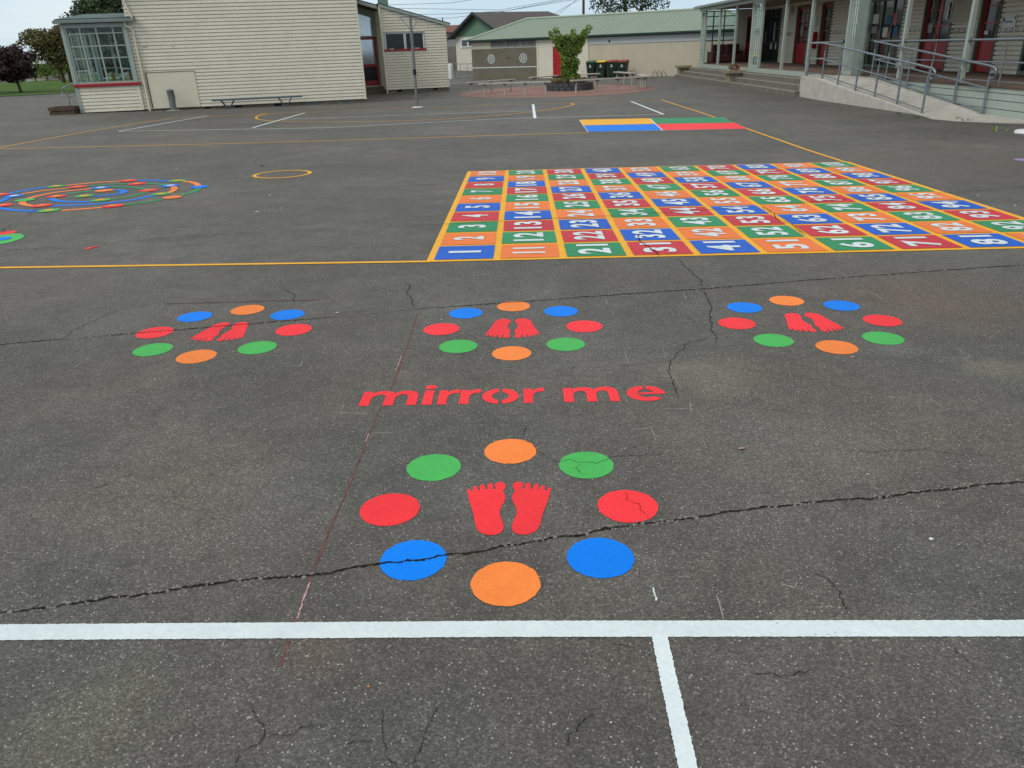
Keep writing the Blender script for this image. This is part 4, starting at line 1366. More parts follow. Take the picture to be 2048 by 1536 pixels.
# netball post
pp = (-3.10, 29.82)
pz = gz(*pp)
post = thing('netball_post', 'tall galvanised netball post with a bracketed top standing on the court', 'netball post', (pp[0], pp[1], pz), world=False)
mb = MB(); mb.tube([(0, 0, 0), (0, 0, 1.25)], .046, 14); mb.tube([(0, 0, 1.25), (0, 0, 2.62)], .052, 14, r2=.058); mb.tube([(0, 0, 2.62), (0, 0, 3.08)], .045, 14); mb.build('pole', M['steeld'], post)
mb = MB(); mb.tube([(0, 0, 1.12), (0, 0, 1.30)], .058, 14); mb.build('collar', M['rubber'], post)
mb = MB(); mb.tube([(-.38, 0, 3.03), (.38, 0, 3.03)], .018, 8); mb.tube([(0, -.1, 3.03), (0, .1, 3.03)], .018, 8); mb.box(-.09, .09, -.05, .05, 3.06, 3.10); mb.build('crossbar', M['steel'], post)
for sx in (-1, 1):
    mb = MB(); mb.tube([(sx * .36, 0, 3.02), (sx * .04, 0, 2.62)], .014, 8); mb.build('brace', M['steel'], post)
mb = MB(); mb.lathe([(.22, .008), (.22, .016), (.07, .03)], 24); mb.build('base_plate', M['white_s'], post)

# ================================================================== long shed
SW = frame((-1.96, 58.88), (12.15, 50.03))
SL = 20.2
shed = thing('long_shed', 'long low shed with pale green iron roof behind the paved circle', 'shed', (5, 54, -.41))
mb = MB()
mb.box(-.0, 5.30, -.03, .1, -.6, 1.54, SW); mb.build('plaster_panel', M['plaster'], shed)
mb = MB(); mb.box(.0, 1.6, -.01, .1, 1.54, 2.1, SW); mb.box(9.15, SL, -.02, .1, -.5, 1.55, SW)
mb.box(.0, .05, .1, 5.8, -.5, 2.1, SW); mb.box(SL - .05, SL, .1, 5.8, -.5, 2.1, SW); mb.box(.0, SL, 5.75, 5.8, -.5, 2.1, SW)
for k in range(14):
    s_ = 9.2 + k * .8
    mb.box(s_, s_ + .02, -.026, -.02, -.45, 1.53, SW)
mb.build('sheet_wall', M['creamdark'], shed)
mb = MB()
boards(mb, SW, 5.40, 6.50, -.3, 2.02); boards(mb, SW, 7.62, 9.0, -.3, 2.02)
mb.box(5.4, 6.5, .01, .1, -.5, 2.02, SW); mb.box(7.62, 9.0, .01, .1, -.5, 2.02, SW); mb.box(6.5, 7.62, .01, .1, 1.6, 2.02, SW)
mb.build('weatherboard_wall', M['cream'], shed)
for a_, b_, w_ in ((5.30, 5.40, -.05), (9.0, 9.15, -.05)):
    mb = MB(); mb.box(a_, b_, w_, .1, -.4, 2.02, SW); mb.build('corner_board', M['creamflat'], shed)
mb = MB(); mb.box(6.47, 6.53, -.04, .02, -.3, 1.53, SW); mb.box(7.6, 7.66, -.04, .02, -.3, 1.53, SW); mb.box(6.47, 7.66, -.045, .02, 1.53, 1.6, SW); mb.build('door_frame', M['creamflat'], shed)
mb = MB(); mb.box(6.53, 7.6, .0, .05, -.3, 1.53, SW); sdoor = mb.build('door', M['door'], shed)
mb = MB(); mb.box(6.62, 6.68, -.05, .0, .5, .62, SW); mb.build('handle', M['steeld'], sdoor)
mb = MB()
for k in range(7):
    s_ = 1.6 + k * .6
    mb.box(s_, s_ + .06 if k % 2 == 0 else s_ + .03, -.03, .06, 1.60, 2.04, SW)
mb.box(1.6, 5.3, -.032, .06, 1.54, 1.60, SW)
lv = mb.build('louvre_frame', M['timber'], shed)
mb = MB()
for k in range(10):
    mb.hexa([SW(1.62, .0, 1.61 + k * .042), SW(5.25, .0, 1.61 + k * .042), SW(5.25, .03, 1.65 + k * .042), SW(1.62, .03, 1.65 + k * .042), SW(1.62, .0, 1.615 + k * .042), SW(5.25, .0, 1.615 + k * .042), SW(5.25, .03, 1.655 + k * .042), SW(1.62, .03, 1.655 + k * .042)])
mb.build('louvre_glass', M['greyiron'], lv)
mb = MB(); mb.box(1.6, 5.3, .05, .1, 1.6, 2.05, SW); mb.build('louvre_backing', M['room'], lv)
mb = MB(); mb.box(9.15, SL, -.01, .05, 1.57, 1.96, SW); mb.build('translucent_strip', M['purlin'], shed)
mb = MB(); mb.box(9.15, SL, -.035, .05, 1.545, 1.572, SW); mb.build('strip_rail', M['gutter'], shed)
mb = MB(); mb.box(-.1, SL, -.12, .05, 1.97, 2.06, SW); mb.build('fascia', M['concdark'], shed)
mb = MB(); mb.box(-.2, SL + .2, -.34, -.2, 2.03, 2.13, SW); mb.build('gutter', M['dkgreen'], shed)
# hipped iron roof with ribs
rz_, ez = 3.36, 2.10
e0, e1, r0, r1 = -.25, SL + .25, 2.85, SL - 3.3
A1, A2, A3, A4 = SW(e0, -.3, ez), SW(e1, -.3, ez), SW(e1, 6.1, ez), SW(e0, 6.1, ez)
B1, B2 = SW(r0, 2.9, rz_), SW(r1, 2.9, rz_)
mb = MB()
for f_ in ((A1, A2, B2, B1), (A2, A3, B2), (A3, A4, B1, B2), (A4, A1, B1)):
    mb.face(f_)
n_ = 60
for k in range(1, n_):                       # standing ribs on the front slope
    s_ = e0 + (e1 - e0) * k / n_
    if s_ < r0: zt = (s_ - e0) / (r0 - e0)
    elif s_ > r1: zt = (e1 - s_) / (e1 - r1)
    else: zt = 1
    wa, wb_ = -.3, -.3 + 3.2 * zt
    za, zb = ez, ez + (rz_ - ez) * zt
    mb.hexa([SW(s_ - .02, wa, za), SW(s_ + .02, wa, za), SW(s_ + .02, wb_, zb), SW(s_ - .02, wb_, zb), SW(s_ - .012, wa, za + .010), SW(s_ + .012, wa, za + .010), SW(s_ + .012, wb_, zb + .010), SW(s_ - .012, wb_, zb + .010)])
rf = mb.build('roof', M['roofg'], shed)
mb = MB()
mb.tube([Vector(A1) + Vector((0, 0, .03)), Vector(B1) + Vector((0, 0, .03)), Vector(B2) + Vector((0, 0, .03)), Vector(A2) + Vector((0, 0, .03))], .07, 8)
mb.build('ridge_cap', mat('ridge_cap_green', S(168, 184, 166, .85), .5, .4), rf)
# targets and stripe painted on the plaster
def ringface(mb, fr, s_, z_, ro, ri, w_, n=28):
    vs = [fr(s_ + r_ * math.cos(2 * math.pi * k / n), w_, z_ + r_ * math.sin(2 * math.pi * k / n)) for r_ in (ro, ri) for k in range(n)]
    mb.mesh(vs, [(k, (k + 1) % n, n + (k + 1) % n, n + k) for k in range(n)])
for s_ in (1.63, 4.23):
    mb = MB(); ringface(mb, SW, s_, .88, .30, .235, -.036); ringface(mb, SW, s_, .88, .17, .115, -.036); ringface(mb, SW, s_, .88, .06, .001, -.036)
    mb.build('painted_target', M['purlin'], shed)
mb = MB(); mb.box(.02, 5.28, -.036, -.031, .30, .35, SW); mb.build('painted_stripe', M['white_s'], shed)
mb = MB()
for a, b in (((.62, 1.12), (.66, .85)), ((.76, 1.2), (.8, .95)), ((.95, 1.15), (.9, .8)), ((.62, .8), (1.05, .74)), ((.7, .74), (1.02, .84))):
    mb.tube([SW(a[0], -.034, a[1]), SW(b[0], -.034, b[1])], .014, 4)
mb.build('chalk_scribble', mat('faded_chalk', S(140, 138, 132, .8), .9, .1), shed)
mb = MB()
for a, b in (((2.86, 1.15), (2.9, .85)), ((2.95, .88), (3.2, .84)), ((3.1, 1.1), (3.22, .9)), ((3.0, .86), (3.12, 1.02))):
    mb.tube([SW(a[0], -.034, a[1]), SW(b[0], -.034, b[1])], .012, 4)
mb.build('red_scribble', mat('faded_red', S(112, 84, 72, .8), .9, .1), shed)
mb = MB(); mb.box(10.6, 10.68, -.05, -.01, 1.66, 1.8, SW); mb.build('wall_fitting', M['rubber'], shed)

# wheelie bins
def wheelie(loc, rz, lid, label):
    t = thing('wheelie_bin', label, 'wheelie bin', loc, rz, 'wheelie bins by the shed', world=False)
    mb = MB()
    mb.hexa([(-.21, -.24, .08), (.21, -.24, .08), (.21, .22, .08), (-.21, .22, .08), (-.28, -.34, .92), (.28, -.34, .92), (.28, .32, .92), (-.28, .32, .92)])
    mb.hexa([(-.30, -.36, .88), (.30, -.36, .88), (.30, .33, .88), (-.30, .33, .88), (-.30, -.36, .93), (.30, -.36, .93), (.30, .33, .93), (-.30, .33, .93)])
    mb.build('bin_body', M['binbody'], t, bevel=.02)
    mb = MB()
    mb.hexa([(-.31, -.38, .93), (.31, -.38, .93), (.31, .38, .95), (-.31, .38, .95), (-.27, -.32, 1.0), (.27, -.32, 1.0), (.28, .36, 1.03), (-.28, .36, 1.03)])
    mb.build('lid', M[lid], t, bevel=.02)
    for sx in (-1, 1):
        mb = MB(); mb.tube([(sx * .2, .24, .1), (sx * .26, .24, .1)], .1, 14); mb.build('wheel', M['rubber'], t)
    mb = MB(); mb.tube([(-.24, .39, .93), (.24, .39, .93)], .016, 8); mb.build('handle', M['binbody'], t)
    mb = MB()
    mb.face([(-.05, -.325, .70), (.05, -.325, .70), (.04, -.335, .78), (-.04, -.335, .78)]); mb.face([(-.08, -.318, .63), (.08, -.318, .63), (.08, -.322, .67), (-.08, -.322, .67)])
    mb.build('emblem', M['white_s'], t)
for x, y, lid, lb in ((5.92, 53.2, 'bingrn', 'dark green wheelie bin with green lid beside the shed'), (6.55, 52.85, 'binyel', 'wheelie bin with yellow lid beside the shed'),
                      (7.2, 52.5, 'binred', 'wheelie bin with red lid next to the yellow lidded one'), (7.72, 51.6, 'binred', 'wheelie bin with red lid at the right end of the row')):
    wheelie((x, y, ZLOW), R(-24), lid, lb)
# bike racks
for s0_, lb in ((11.8, 'bent pipe bicycle rack against the shed wall near the bins'), (14.0, 'bent pipe bicycle rack against the shed wall near the steps')):
    t = thing('bicycle_rack', lb, 'bicycle rack', SW(s0_, -.9, ZLOW), group='bicycle racks')
    for k in range(3):
        a = s0_ + k * .28
        mb = MB(); mb.tube([SW(a, -.9, ZLOW + .03), SW(a + .06, -.9, ZLOW + .3), SW(a + .13, -.9, ZLOW + .38), SW(a + .2, -.9, ZLOW + .3), SW(a + .3, -.7, ZLOW + .03)], .02, 7); mb.build('hoop', M['steeld'], t)
    mb = MB(); mb.tube([SW(s0_ - .3, -.9, ZLOW + .03), SW(s0_ + 1.2, -.9, ZLOW + .03)], .02, 7); mb.build('base_rail', M['steeld'], t)

# ================================================================== seats round the tree
def bench(a, b, h, nl, label, wdt=.30, ext=.25):
    """plank seat from a to b on round posts"""
    L_ = math.hypot(b[0] - a[0], b[1] - a[1])
    rz = math.atan2(b[1] - a[1], b[0] - a[0])
    t = thing('slat_bench', label, 'bench', (a[0], a[1], max(gz(*a), ZLOW)), rz, 'timber benches round the tree planter', world=False)
    mb = MB()
    for k in range(3):
        y0 = -wdt / 2 + k * wdt / 3
        mb.box(-ext, L_ + ext, y0 + .006, y0 + wdt / 3 - .006, h - .055, h)
    mb.build('seat', M['timber'], t, bevel=.005)
    for k in range(nl):
        x = L_ * k / (nl - 1)
        mb = MB(); mb.tube([(x, 0, 0), (x, 0, h - .09)], .045, 12); lg = mb.build('leg', M['timber'], t)
        mb = MB(); mb.hexa([(x - .05, -.05, h - .1), (x + .05, -.05, h - .1), (x + .05, .05, h - .1), (x - .05, .05, h - .1), (x - .12, -.12, h - .042), (x + .12, -.12, h - .042), (x + .12, .12, h - .042), (x - .12, .12, h - .042)]); mb.build('bracket', M['dktimber'], lg)
bench((-1.4, 38.45), (.5, 40.35), .57, 3, 'weathered bench at far left of the paved circle, set diagonally')
bench((-.73, 36.75), (2.0, 36.3), .57, 4, 'weathered bench at front left of the paved circle, nearest the netball post')
bench((3.37, 36.5), (6.3, 37.5), .57, 4, 'weathered bench at front right of the paved circle, in front of the planter')
bench((6.75, 38.0), (6.9, 40.6), .57, 4, 'weathered bench at the right end of the paved circle, running away')
bench((6.75, 41.9), (6.3, 44.2), .60, 3, 'short weathered bench at the back right of the paved circle')
bench((1.7, 42.0), (2.8, 43.1), .57, 2, 'weathered bench at the back left, behind the planter')
bench((4.2, 44.0), (5.1, 43.9), .57, 2, 'weathered bench at the back, between the tree and the bins')

# planter ring, tussocks and tree
tc_ = (3.35, 39.62)
pr = thing('tree_planter', 'round retaining block planter in the middle of the brick paving', 'planter', (tc_[0], tc_[1], ZLOW))
mb = MB()
n = 48
for z0, z1, ro in ((ZLOW, ZLOW + .17, 1.16), (ZLOW + .18, ZLOW + .34, 1.13)):
    for k in range(24):
        a0, a1 = 2 * math.pi * (k + (.5 if z0 > -.3 else 0)) / 24 + .012, 2 * math.pi * (k + 1 + (.5 if z0 > -.3 else 0)) / 24 - .012
        j = random.uniform(-.012, .012)
        pts = []
        for z in (z0, z1):
            pts += [(tc_[0] + (ro + j) * math.cos(a0), tc_[1] + (ro + j) * math.sin(a0), z), (tc_[0] + (ro + j) * math.cos(a1), tc_[1] + (ro + j) * math.sin(a1), z),
                    (tc_[0] + (ro - .2) * math.cos(a1), tc_[1] + (ro - .2) * math.sin(a1), z), (tc_[0] + (ro - .2) * math.cos(a0), tc_[1] + (ro - .2) * math.sin(a0), z)]
        mb.hexa(pts)
mb.build('block_ring', mat('charcoal_block', S(86, 88, 92, .75), .9, .15, nscale=5, namt=.4, bump=.6, bscale=25), pr, bevel=.012)
mb = MB(); mb.lathe([(.99, ZLOW + .0), (.99, ZLOW + .28)], 32, (tc_[0], tc_[1], 0)); mb.build('soil', M['dktimber'], pr)

def leafquad(mb, c, size, up=None):
    a = random.uniform(0, 6.283); b = random.uniform(-1.1, 1.1)
    d = Vector((math.cos(a) * math.cos(b), math.sin(a) * math.cos(b), math.sin(b)))
    u = d.cross(Vector((random.uniform(-1, 1), random.uniform(-1, 1), random.uniform(-.4, 1)))).normalized()
    l, w = size * random.uniform(.7, 1.3), size * random.uniform(.35, .6)
    c = Vector(c)
    mb.face([c - d * l * .5, c + u * w * .5, c + d * l * .5, c - u * w * .5])

def blob_leaves(mb, blobs, n, size, hollow=.55):
    tot = sum(b[3] * b[4] * b[5] for b in blobs)
    for cx, cy, cz, rx, ry, rz in blobs:
        k = int(n * rx * ry * rz / tot)
        for _ in range(k):
            while True:
                x, y, z = (random.uniform(-1, 1) for _ in range(3))
                d = x * x + y * y + z * z
                if d <= 1 and d >= hollow * hollow * random.random(): break
            p = (cx + x * rx, cy + y * ry, cz + z * rz)
            if noise.noise(Vector(p) * (1.6 / max(rx, .5)) + Vector((7, 3, 1))) < (-.24 if rx > .5 else -.42): continue
            leafquad(mb, p, size)

def tree(name, label, base, blobs, n, size, leaf, trunk_r, limbs, group=None, cat='tree', sub=0):
    t = thing(name, label, cat, base, group=group)
    mb = MB()
    for pts, r0_, r1_ in limbs:
        mb.tube(pts, r0_, 8, r2=r1_)
    mb.build('trunk', M['bark'], t)
    mb = MB()
    bl2 = []
    for b in blobs:
        bl2.append(b)
        for _ in range(sub):      # smaller clumps break up the outline
            a, e = random.uniform(0, 6.283), random.uniform(-.7, 1.2)
            k = random.uniform(.25, .45)
            bl2.append((b[0] + math.cos(a) * math.cos(e) * b[3] * .95, b[1] + math.sin(a) * math.cos(e) * b[4] * .95, b[2] + math.sin(e) * b[5] * .95, b[3] * k, b[4] * k, b[5] * k))
    blob_leaves(mb, bl2, n, size)
    mb.build('crown', M[leaf], t)
    return t
bx_, by_ = tc_[0] + .02, tc_[1]
X_ = lambda u, v: P(u, v, by_)
limbs = [([(bx_, by_, -.15), (bx_ - .02, by_, .6), (bx_ - .05, by_, 1.3)], .06, .035)]
tips = [(1103, 70), (1112, 62), (1124, 84), (1135, 75), (1147, 66), (1158, 76), (1168, 66), (1176, 58)]
blobs = []
for u, v in tips:
    q = X_(u, v)
    limbs.append(([(bx_ - .04, by_, 1.0), ((bx_ + q[0]) / 2, by_ + random.uniform(-.2, .2), (1.1 + q[2]) / 2 + .05), q], .03, .008))
    for t_ in (.35, .55, .75, .92, 1.05):
        x = bx_ + (q[0] - bx_) * t_; z = 1.0 + (q[2] - 1.0) * t_
        rr = .36 - .19 * t_
        blobs.append((x, by_ + random.uniform(-.15, .15), z, rr, rr, rr * .85))
for k in range(12):
    z = -.1 + k * .13
    blobs.append((bx_ + random.uniform(-.14, .1), by_ + random.uniform(-.1, .1), z, .40 + .03 * (k % 3), .40, .22))
blobs.append((bx_ + .3, by_, 1.35, .3, .25, .3)); blobs.append((bx_ - .35, by_, 1.55, .3, .25, .28))
tree('young_maple', 'young green maple with upswept branches growing in the round planter', (bx_, by_, -.1), blobs, 15000, .115, 'leaf_m', .06, limbs)
tus = MB()
for k in range(46):
    a, r_ = random.uniform(0, 6.283), random.uniform(.25, .95)
    cx, cy = tc_[0] + r_ * math.cos(a), tc_[1] + r_ * math.sin(a)
    for j in range(26):
        a2 = random.uniform(0, 6.283); l = random.uniform(.18, .38); o_ = random.uniform(.08, .26)
        p0 = Vector((cx, cy, ZLOW + .26)); p1 = p0 + Vector((math.cos(a2) * o_ * .5, math.sin(a2) * o_ * .5, l * .85)); p2 = p0 + Vector((math.cos(a2) * o_, math.sin(a2) * o_, l * .7))
        w_ = Vector((-math.sin(a2), math.cos(a2), 0)) * .008
        tus.face([p0 - w_, p0 + w_, p1 + w_, p1 - w_]); tus.face([p1 - w_, p1 + w_, p2])
tag(tus.build('tussock_grass', M['grassy']), 'dry brown tussock grass filling the round planter', 'grass', kind='stuff')

# ================================================================== verandah building on the right
def xe(y): return 11.859 - .0105 * y
VF = frame((xe(50), 50), (xe(20), 20))        # s' runs towards the viewer
def V(s, w, z): return VF(30 - s, w, z)
class VFr: pass
ver = thing('verandah_building', 'long weatherboard classroom block with a deep verandah and red doors', 'building', (15, 34, -.4))
DZ = .36
S0, S1 = -7.0, 27.15
BWD = 3.45
def vbox(mb, s0, s1, w0, w1, z0, z1): mb.box(s0, s1, w0, w1, z0, z1, V)
mb = MB()
for k in range(24):
    vbox(mb, S0, S1, .02 + k * .1435, .02 + k * .1435 + .136, DZ - .03, DZ)
vbox(mb, S0, S1, .06, BWD, DZ - .12, DZ - .035)
mb.build('deck', M['deck'], ver)
mb = MB(); vbox(mb, 10.9, S1, -.0, .019, .17, DZ - .004); vbox(mb, S1, S1 + .02, 0, BWD, .17, DZ - .004)
mb.build('deck_fascia', M['postgreen'], ver)
mb = MB(); vbox(mb, S0, 10.9, .0, .019, .325, DZ - .003); mb.build('deck_edge', M['dktimber'], ver)
mb = MB()
for z0, z1 in ((.22, .32), (.06, .205), (-.13, .045), (-.33, -.145)):
    vbox(mb, S0, 10.9, .03, .06, z0, z1)
mb.build('skirt_boards', M['postgreen'], ver)
mb = MB(); vbox(mb, S0, 10.9, .065, .09, -.5, .33); vbox(mb, 10.9, 27, .1, .2, -.5, .3); mb.build('skirt_backing', M['dark'], ver)
# posts
for s_ in (26.95, 26.25, 23.3, 20.5, 17.9, 16.6, 13.7, 10.95, 7.70, 3.84, .63, -2.9, -6.2):
    mb = MB(); vbox(mb, s_ - .055, s_ + .055, .0, .11, DZ, 3.05); mb.build('post', M['postgreen'], ver, bevel=.006)
# roof
mb = MB(); vbox(mb, S0, 27.35, -.05, .13, 3.05, 3.21); mb.build('beam', M['postgreen'], ver)
mb = MB(); vbox(mb, S0, 27.6, -.34, -.05, 3.20, 3.30); mb.build('gutter', M['gutter'], ver)
mb = MB()
mb.hexa([V(S0, -.2, 3.29), V(27.5, -.2, 3.29), V(27.5, 5.5, 3.75), V(S0, 5.5, 3.75), V(S0, -.2, 3.33), V(27.5, -.2, 3.33), V(27.5, 5.5, 3.79), V(S0, 5.5, 3.79)])
mb.hexa([V(S0, 5.5, 3.75), V(27.5, 5.5, 3.75), V(24.0, 8.5, 5.6), V(S0, 8.5, 5.6), V(S0, 5.5, 3.79), V(27.5, 5.5, 3.79), V(24.0, 8.5, 5.64), V(S0, 8.5, 5.64)])
mb.build('roof', M['roofg'], ver)
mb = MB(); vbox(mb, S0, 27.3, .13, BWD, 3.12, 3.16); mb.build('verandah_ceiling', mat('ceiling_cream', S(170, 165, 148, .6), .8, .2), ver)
mb = MB(); vbox(mb, S0, 27.3, BWD - .05, BWD + .02, 2.98, 3.12); mb.build('ceiling_trim', M['creamflat'], ver)
# back wall
BK = frame((xe(50) + BWD, 50), (xe(20) + BWD, 20))
def K_(s): return 30 - s
openings = [(23.95, 26.9, DZ, 3.0), (20.1, 21.75, DZ, 2.95), (17.45, 18.65, DZ, 2.95), (11.0, 14.35, DZ, 2.8), (7.62, 9.5, DZ, 2.9), (5.02, 6.1, DZ, 2.9), (-2.2, 3.72, DZ, 2.8)]
holes = [(K_(b), K_(a), z0, z1) for a, b, z0, z1 in openings]
mb = MB()
boards(mb, BK, K_(27.2), K_(S0), DZ + .0, 3.1, holes=holes, t=.024, gd=.055)
mb.build('back_wall', M['cream'], ver)
mb = MB()
def bbox(mb, s0, s1, w0, w1, z0, z1): mb.box(K_(s1), K_(s0), w0, w1, z0, z1, BK)
edges = [27.2] + [e for o in openings for e in (o[1], o[0])] + [S0]
for i in range(0, len(edges), 2):
    bbox(mb, edges[i + 1], edges[i], .08, .16, DZ - .3, 3.1)
for a, b, z0, z1 in openings: bbox(mb, a, b, .08, .16, z1, 3.1)
bbox(mb, S0, 27.2, 5, 5.1, -.5, 4.0)
bbox(mb, 27.1, 27.2, .12, 5, -.5, 4.0)
mb.build('inner_wall', M['room'], ver)
def jamb(s0, s1, z1, m='dktimber'):
    mb = MB(); bbox(mb, s0, s0 + .09, -.045, .12, DZ, z1 + .02); bbox(mb, s1 - .09, s1, -.045, .12, DZ, z1 + .02); bbox(mb, s0 + .09, s1 - .09, -.045, .12, z1 - .06, z1 + .02)
    return mb.build('door_frame', M[m], ver)
M['jamb'] = mat('brown_grey_jamb', S(112, 104, 92, .85), .6, .3)
def red_door(s0, s1, z1, leaves, panes=3, depth=.05):
    n = leaves
    wd = (s1 - s0) / n
    for i in range(n):
        a, b = s0 + i * wd + .004, s0 + (i + 1) * wd - .004
        mb = MB()
        bbox(mb, a, a + .10, depth, depth + .05, DZ + .02, z1); bbox(mb, b - .10, b, depth, depth + .05, DZ + .02, z1)
        bbox(mb, a + .1, b - .1, depth, depth + .05, DZ + .02, 1.28)
        bbox(mb, a + .1, b - .1, depth, depth + .05, z1 - .1, z1)
        h = (z1 - .1 - 1.28) / panes
        for k in range(1, panes):
            bbox(mb, a + .1, b - .1, depth, depth + .05, 1.28 + h * k - .02, 1.28 + h * k + .02)
        bbox(mb, a + .14, b - .14, depth - .012, depth, DZ + .12, 1.18)
        d = mb.build('door', M['door'], ver)
        for k in range(panes):
            mb = MB(); bbox(mb, a + .1, b - .1, depth + .02, depth + .03, 1.28 + h * k + .02, 1.28 + h * (k + 1) - .02); mb.build('door_pane', M['mirror'], d)
        mb = MB(); bbox(mb, a + .03, a + .07, depth - .05, depth, 1.35, 1.5); mb.build('handle', M['steel'], d)
jamb(20.1, 21.75, 2.95, 'jamb'); red_door(20.2, 21.66, 2.88, 2)
jamb(17.45, 18.65, 2.95, 'jamb'); red_door(17.55, 18.55, 2.88, 1)
jamb(7.62, 9.5, 2.9, 'jamb'); red_door(7.72, 9.4, 2.84, 2)
jamb(5.02, 6.1, 2.9, 'jamb'); red_door(5.12, 6.0, 2.84, 1)
def glazed(s0, s1, z1, n, rails, label_m='dkgreen', tone='mirror'):
    mb = MB()
    bbox(mb, s0, s0 + .08, -.03, .1, DZ, z1); bbox(mb, s1 - .08, s1, -.03, .1, DZ, z1); bbox(mb, s0 + .08, s1 - .08, -.03, .1, z1 - .08, z1); bbox(mb, s0 + .08, s1 - .08, -.03, .1, DZ, DZ + .1)
    for k in range(1, n):
        x = s0 + (s1 - s0) * k / n
        bbox(mb, x - .035, x + .035, -.02, .08, DZ + .1, z1 - .08)
    for z in rails:
        for k in range(n):
            a, b = s0 + (s1 - s0) * k / n + .04, s0 + (s1 - s0) * (k + 1) / n - .04
            bbox(mb, a, b, -.015, .07, z - .03, z + .03)
    f_ = mb.build('glazed_door_frame', M[label_m], ver)
    for k in range(n):
        a, b = s0 + (s1 - s0) * k / n + .03, s0 + (s1 - s0) * (k + 1) / n - .03
        mb = MB(); bbox(mb, a, b, .03, .036, DZ + .1, z1 - .08); mb.build('door_pane', M[tone], f_)
    return f_
M['sagedk'] = mat('mid_sage_frame', S(110, 130, 118, .8), .5, .4)
g1_ = glazed(23.95, 26.9, 3.0, 4, (1.3, 2.0, 2.6), 'dkgreen')
g2_ = glazed(11.0, 14.35, 2.8, 4, (1.35,), 'sagedk')
g3_ = glazed(-2.2, 3.72, 2.8, 6, (1.1, 1.9), 'sagedk')
for s_, z_, a, b, m_ in ((13.0, 1.95, .5, .34, 'paper'), (13.05, 1.6, .45, .25, 'greyiron'), (12.1, 1.45, .42, .35, 'paper'), (12.0, 1.9, .3, .3, 'bluep'), (11.5, 1.85, .3, .42, 'pinkp'), (11.35, 1.5, .3, .3, 'bluep'), (11.9, 1.42, .26, .2, 'pinkp'), (25.2, 1.0, .25, .35, 'paper'), (24.5, 1.0, .25, .35, 'paper'), (26.2, 1.3, .2, .6, 'greyiron'), (24.9, 1.4, .2, .9, 'greyiron')):
    mb = MB(); bbox(mb, s_, s_ + a, .018, .024, z_, z_ + b); mb.build('window_poster', M[m_], g2_ if s_ < 20 else g1_)
for s_, z_, a, b, m_ in ((20.95, 1.62, .3, .42, 'greyiron'), (8.9, 1.55, .3, .3, 'greyiron'), (8.05, 1.95, .16, .5, 'paper'), (5.6, 1.45, .22, .1, 'paper'), (5.3, 2.35, .3, .12, 'paper'), (8.75, 1.9, .35, .8, 'room')):
    mb = MB(); bbox(mb, s_, s_ + a, .040, .046, z_, z_ + b); mb.build('door_notice', M[m_], ver)
# fittings on the back wall
def hooks(s0, s1, n, z):
    mb = MB(); bbox(mb, s0, s1, -.05, -.026, z - .05, z + .05); rail = mb.build('hook_rail', M['cream'], ver)
    for k in range(n):
        s_ = s0 + (s1 - s0) * (k + .5) / n
        mb = MB(); f3 = lambda w, z2: BK(K_(s_), w, z2)
        mb.tube([f3(-.05, z + .03), f3(-.12, z + .05), f3(-.13, z + .02)], .009, 6)
        mb.tube([f3(-.05, z), f3(-.10, z - .06), f3(-.14, z - .04), f3(-.14, z)], .009, 6)
        mb.build('coat_hook', M['rubber'], rail)
hooks(22.1, 23.6, 5, 1.72); hooks(16.0, 17.35, 4, 1.70); hooks(9.7, 10.7, 3, 1.66); hooks(6.3, 7.5, 4, 1.58); hooks(3.85, 4.95, 4, 1.55)
mb = MB(); bbox(mb, 18.85, 19.3, -.22, -.02, 1.06, 1.75); mb.build('hose_cabinet', M['door'], ver)
mb = MB(); bbox(mb, 19.05, 19.3, -.12, -.02, 2.0, 2.4); mb.build('wall_bell', M['white_s'], ver)
mb = MB(); bbox(mb, 22.3, 22.55, -.14, -.02, 2.65, 3.0); mb.build('wall_lamp', M['creamdark'], ver)
mb = MB(); bbox(mb, 6.42, 7.6, -.08, -.02, 1.88, 3.02); bbox(mb, 6.40, 7.62, -.10, -.02, 1.85, 1.88); mb.build('notice_board', M['creamdark'], ver)
mb = MB(); bbox(mb, 4.22, 4.88, -.05, -.03, 1.62, 1.95); sg = mb.build('sign', M['white_s'], ver)
mb = MB()
fS = lambda a, z: BK(K_(a), -.056, z)
mb.tube([fS(4.83, 1.68), fS(4.80, 1.78), fS(4.78, 1.86)], .006, 5)
for a, z, r_ in ((4.80, 1.87, .04), (4.75, 1.83, .03), (4.83, 1.82, .025)): ringface(mb, BK, K_(a), z, r_, .001, -.057, 10)
ptsw = [fS(4.72 - k * .035, 1.77 + (.028 if k % 2 else -.02)) for k in range(11)]
mb.tube(ptsw, .008, 5)
mb.build('emblem', M['gablegreen'], sg)
mb = MB(); ringface(mb, BK, K_(4.28), 1.87, .04, .001, -.057, 10); mb.build('emblem', M['binred'], sg)
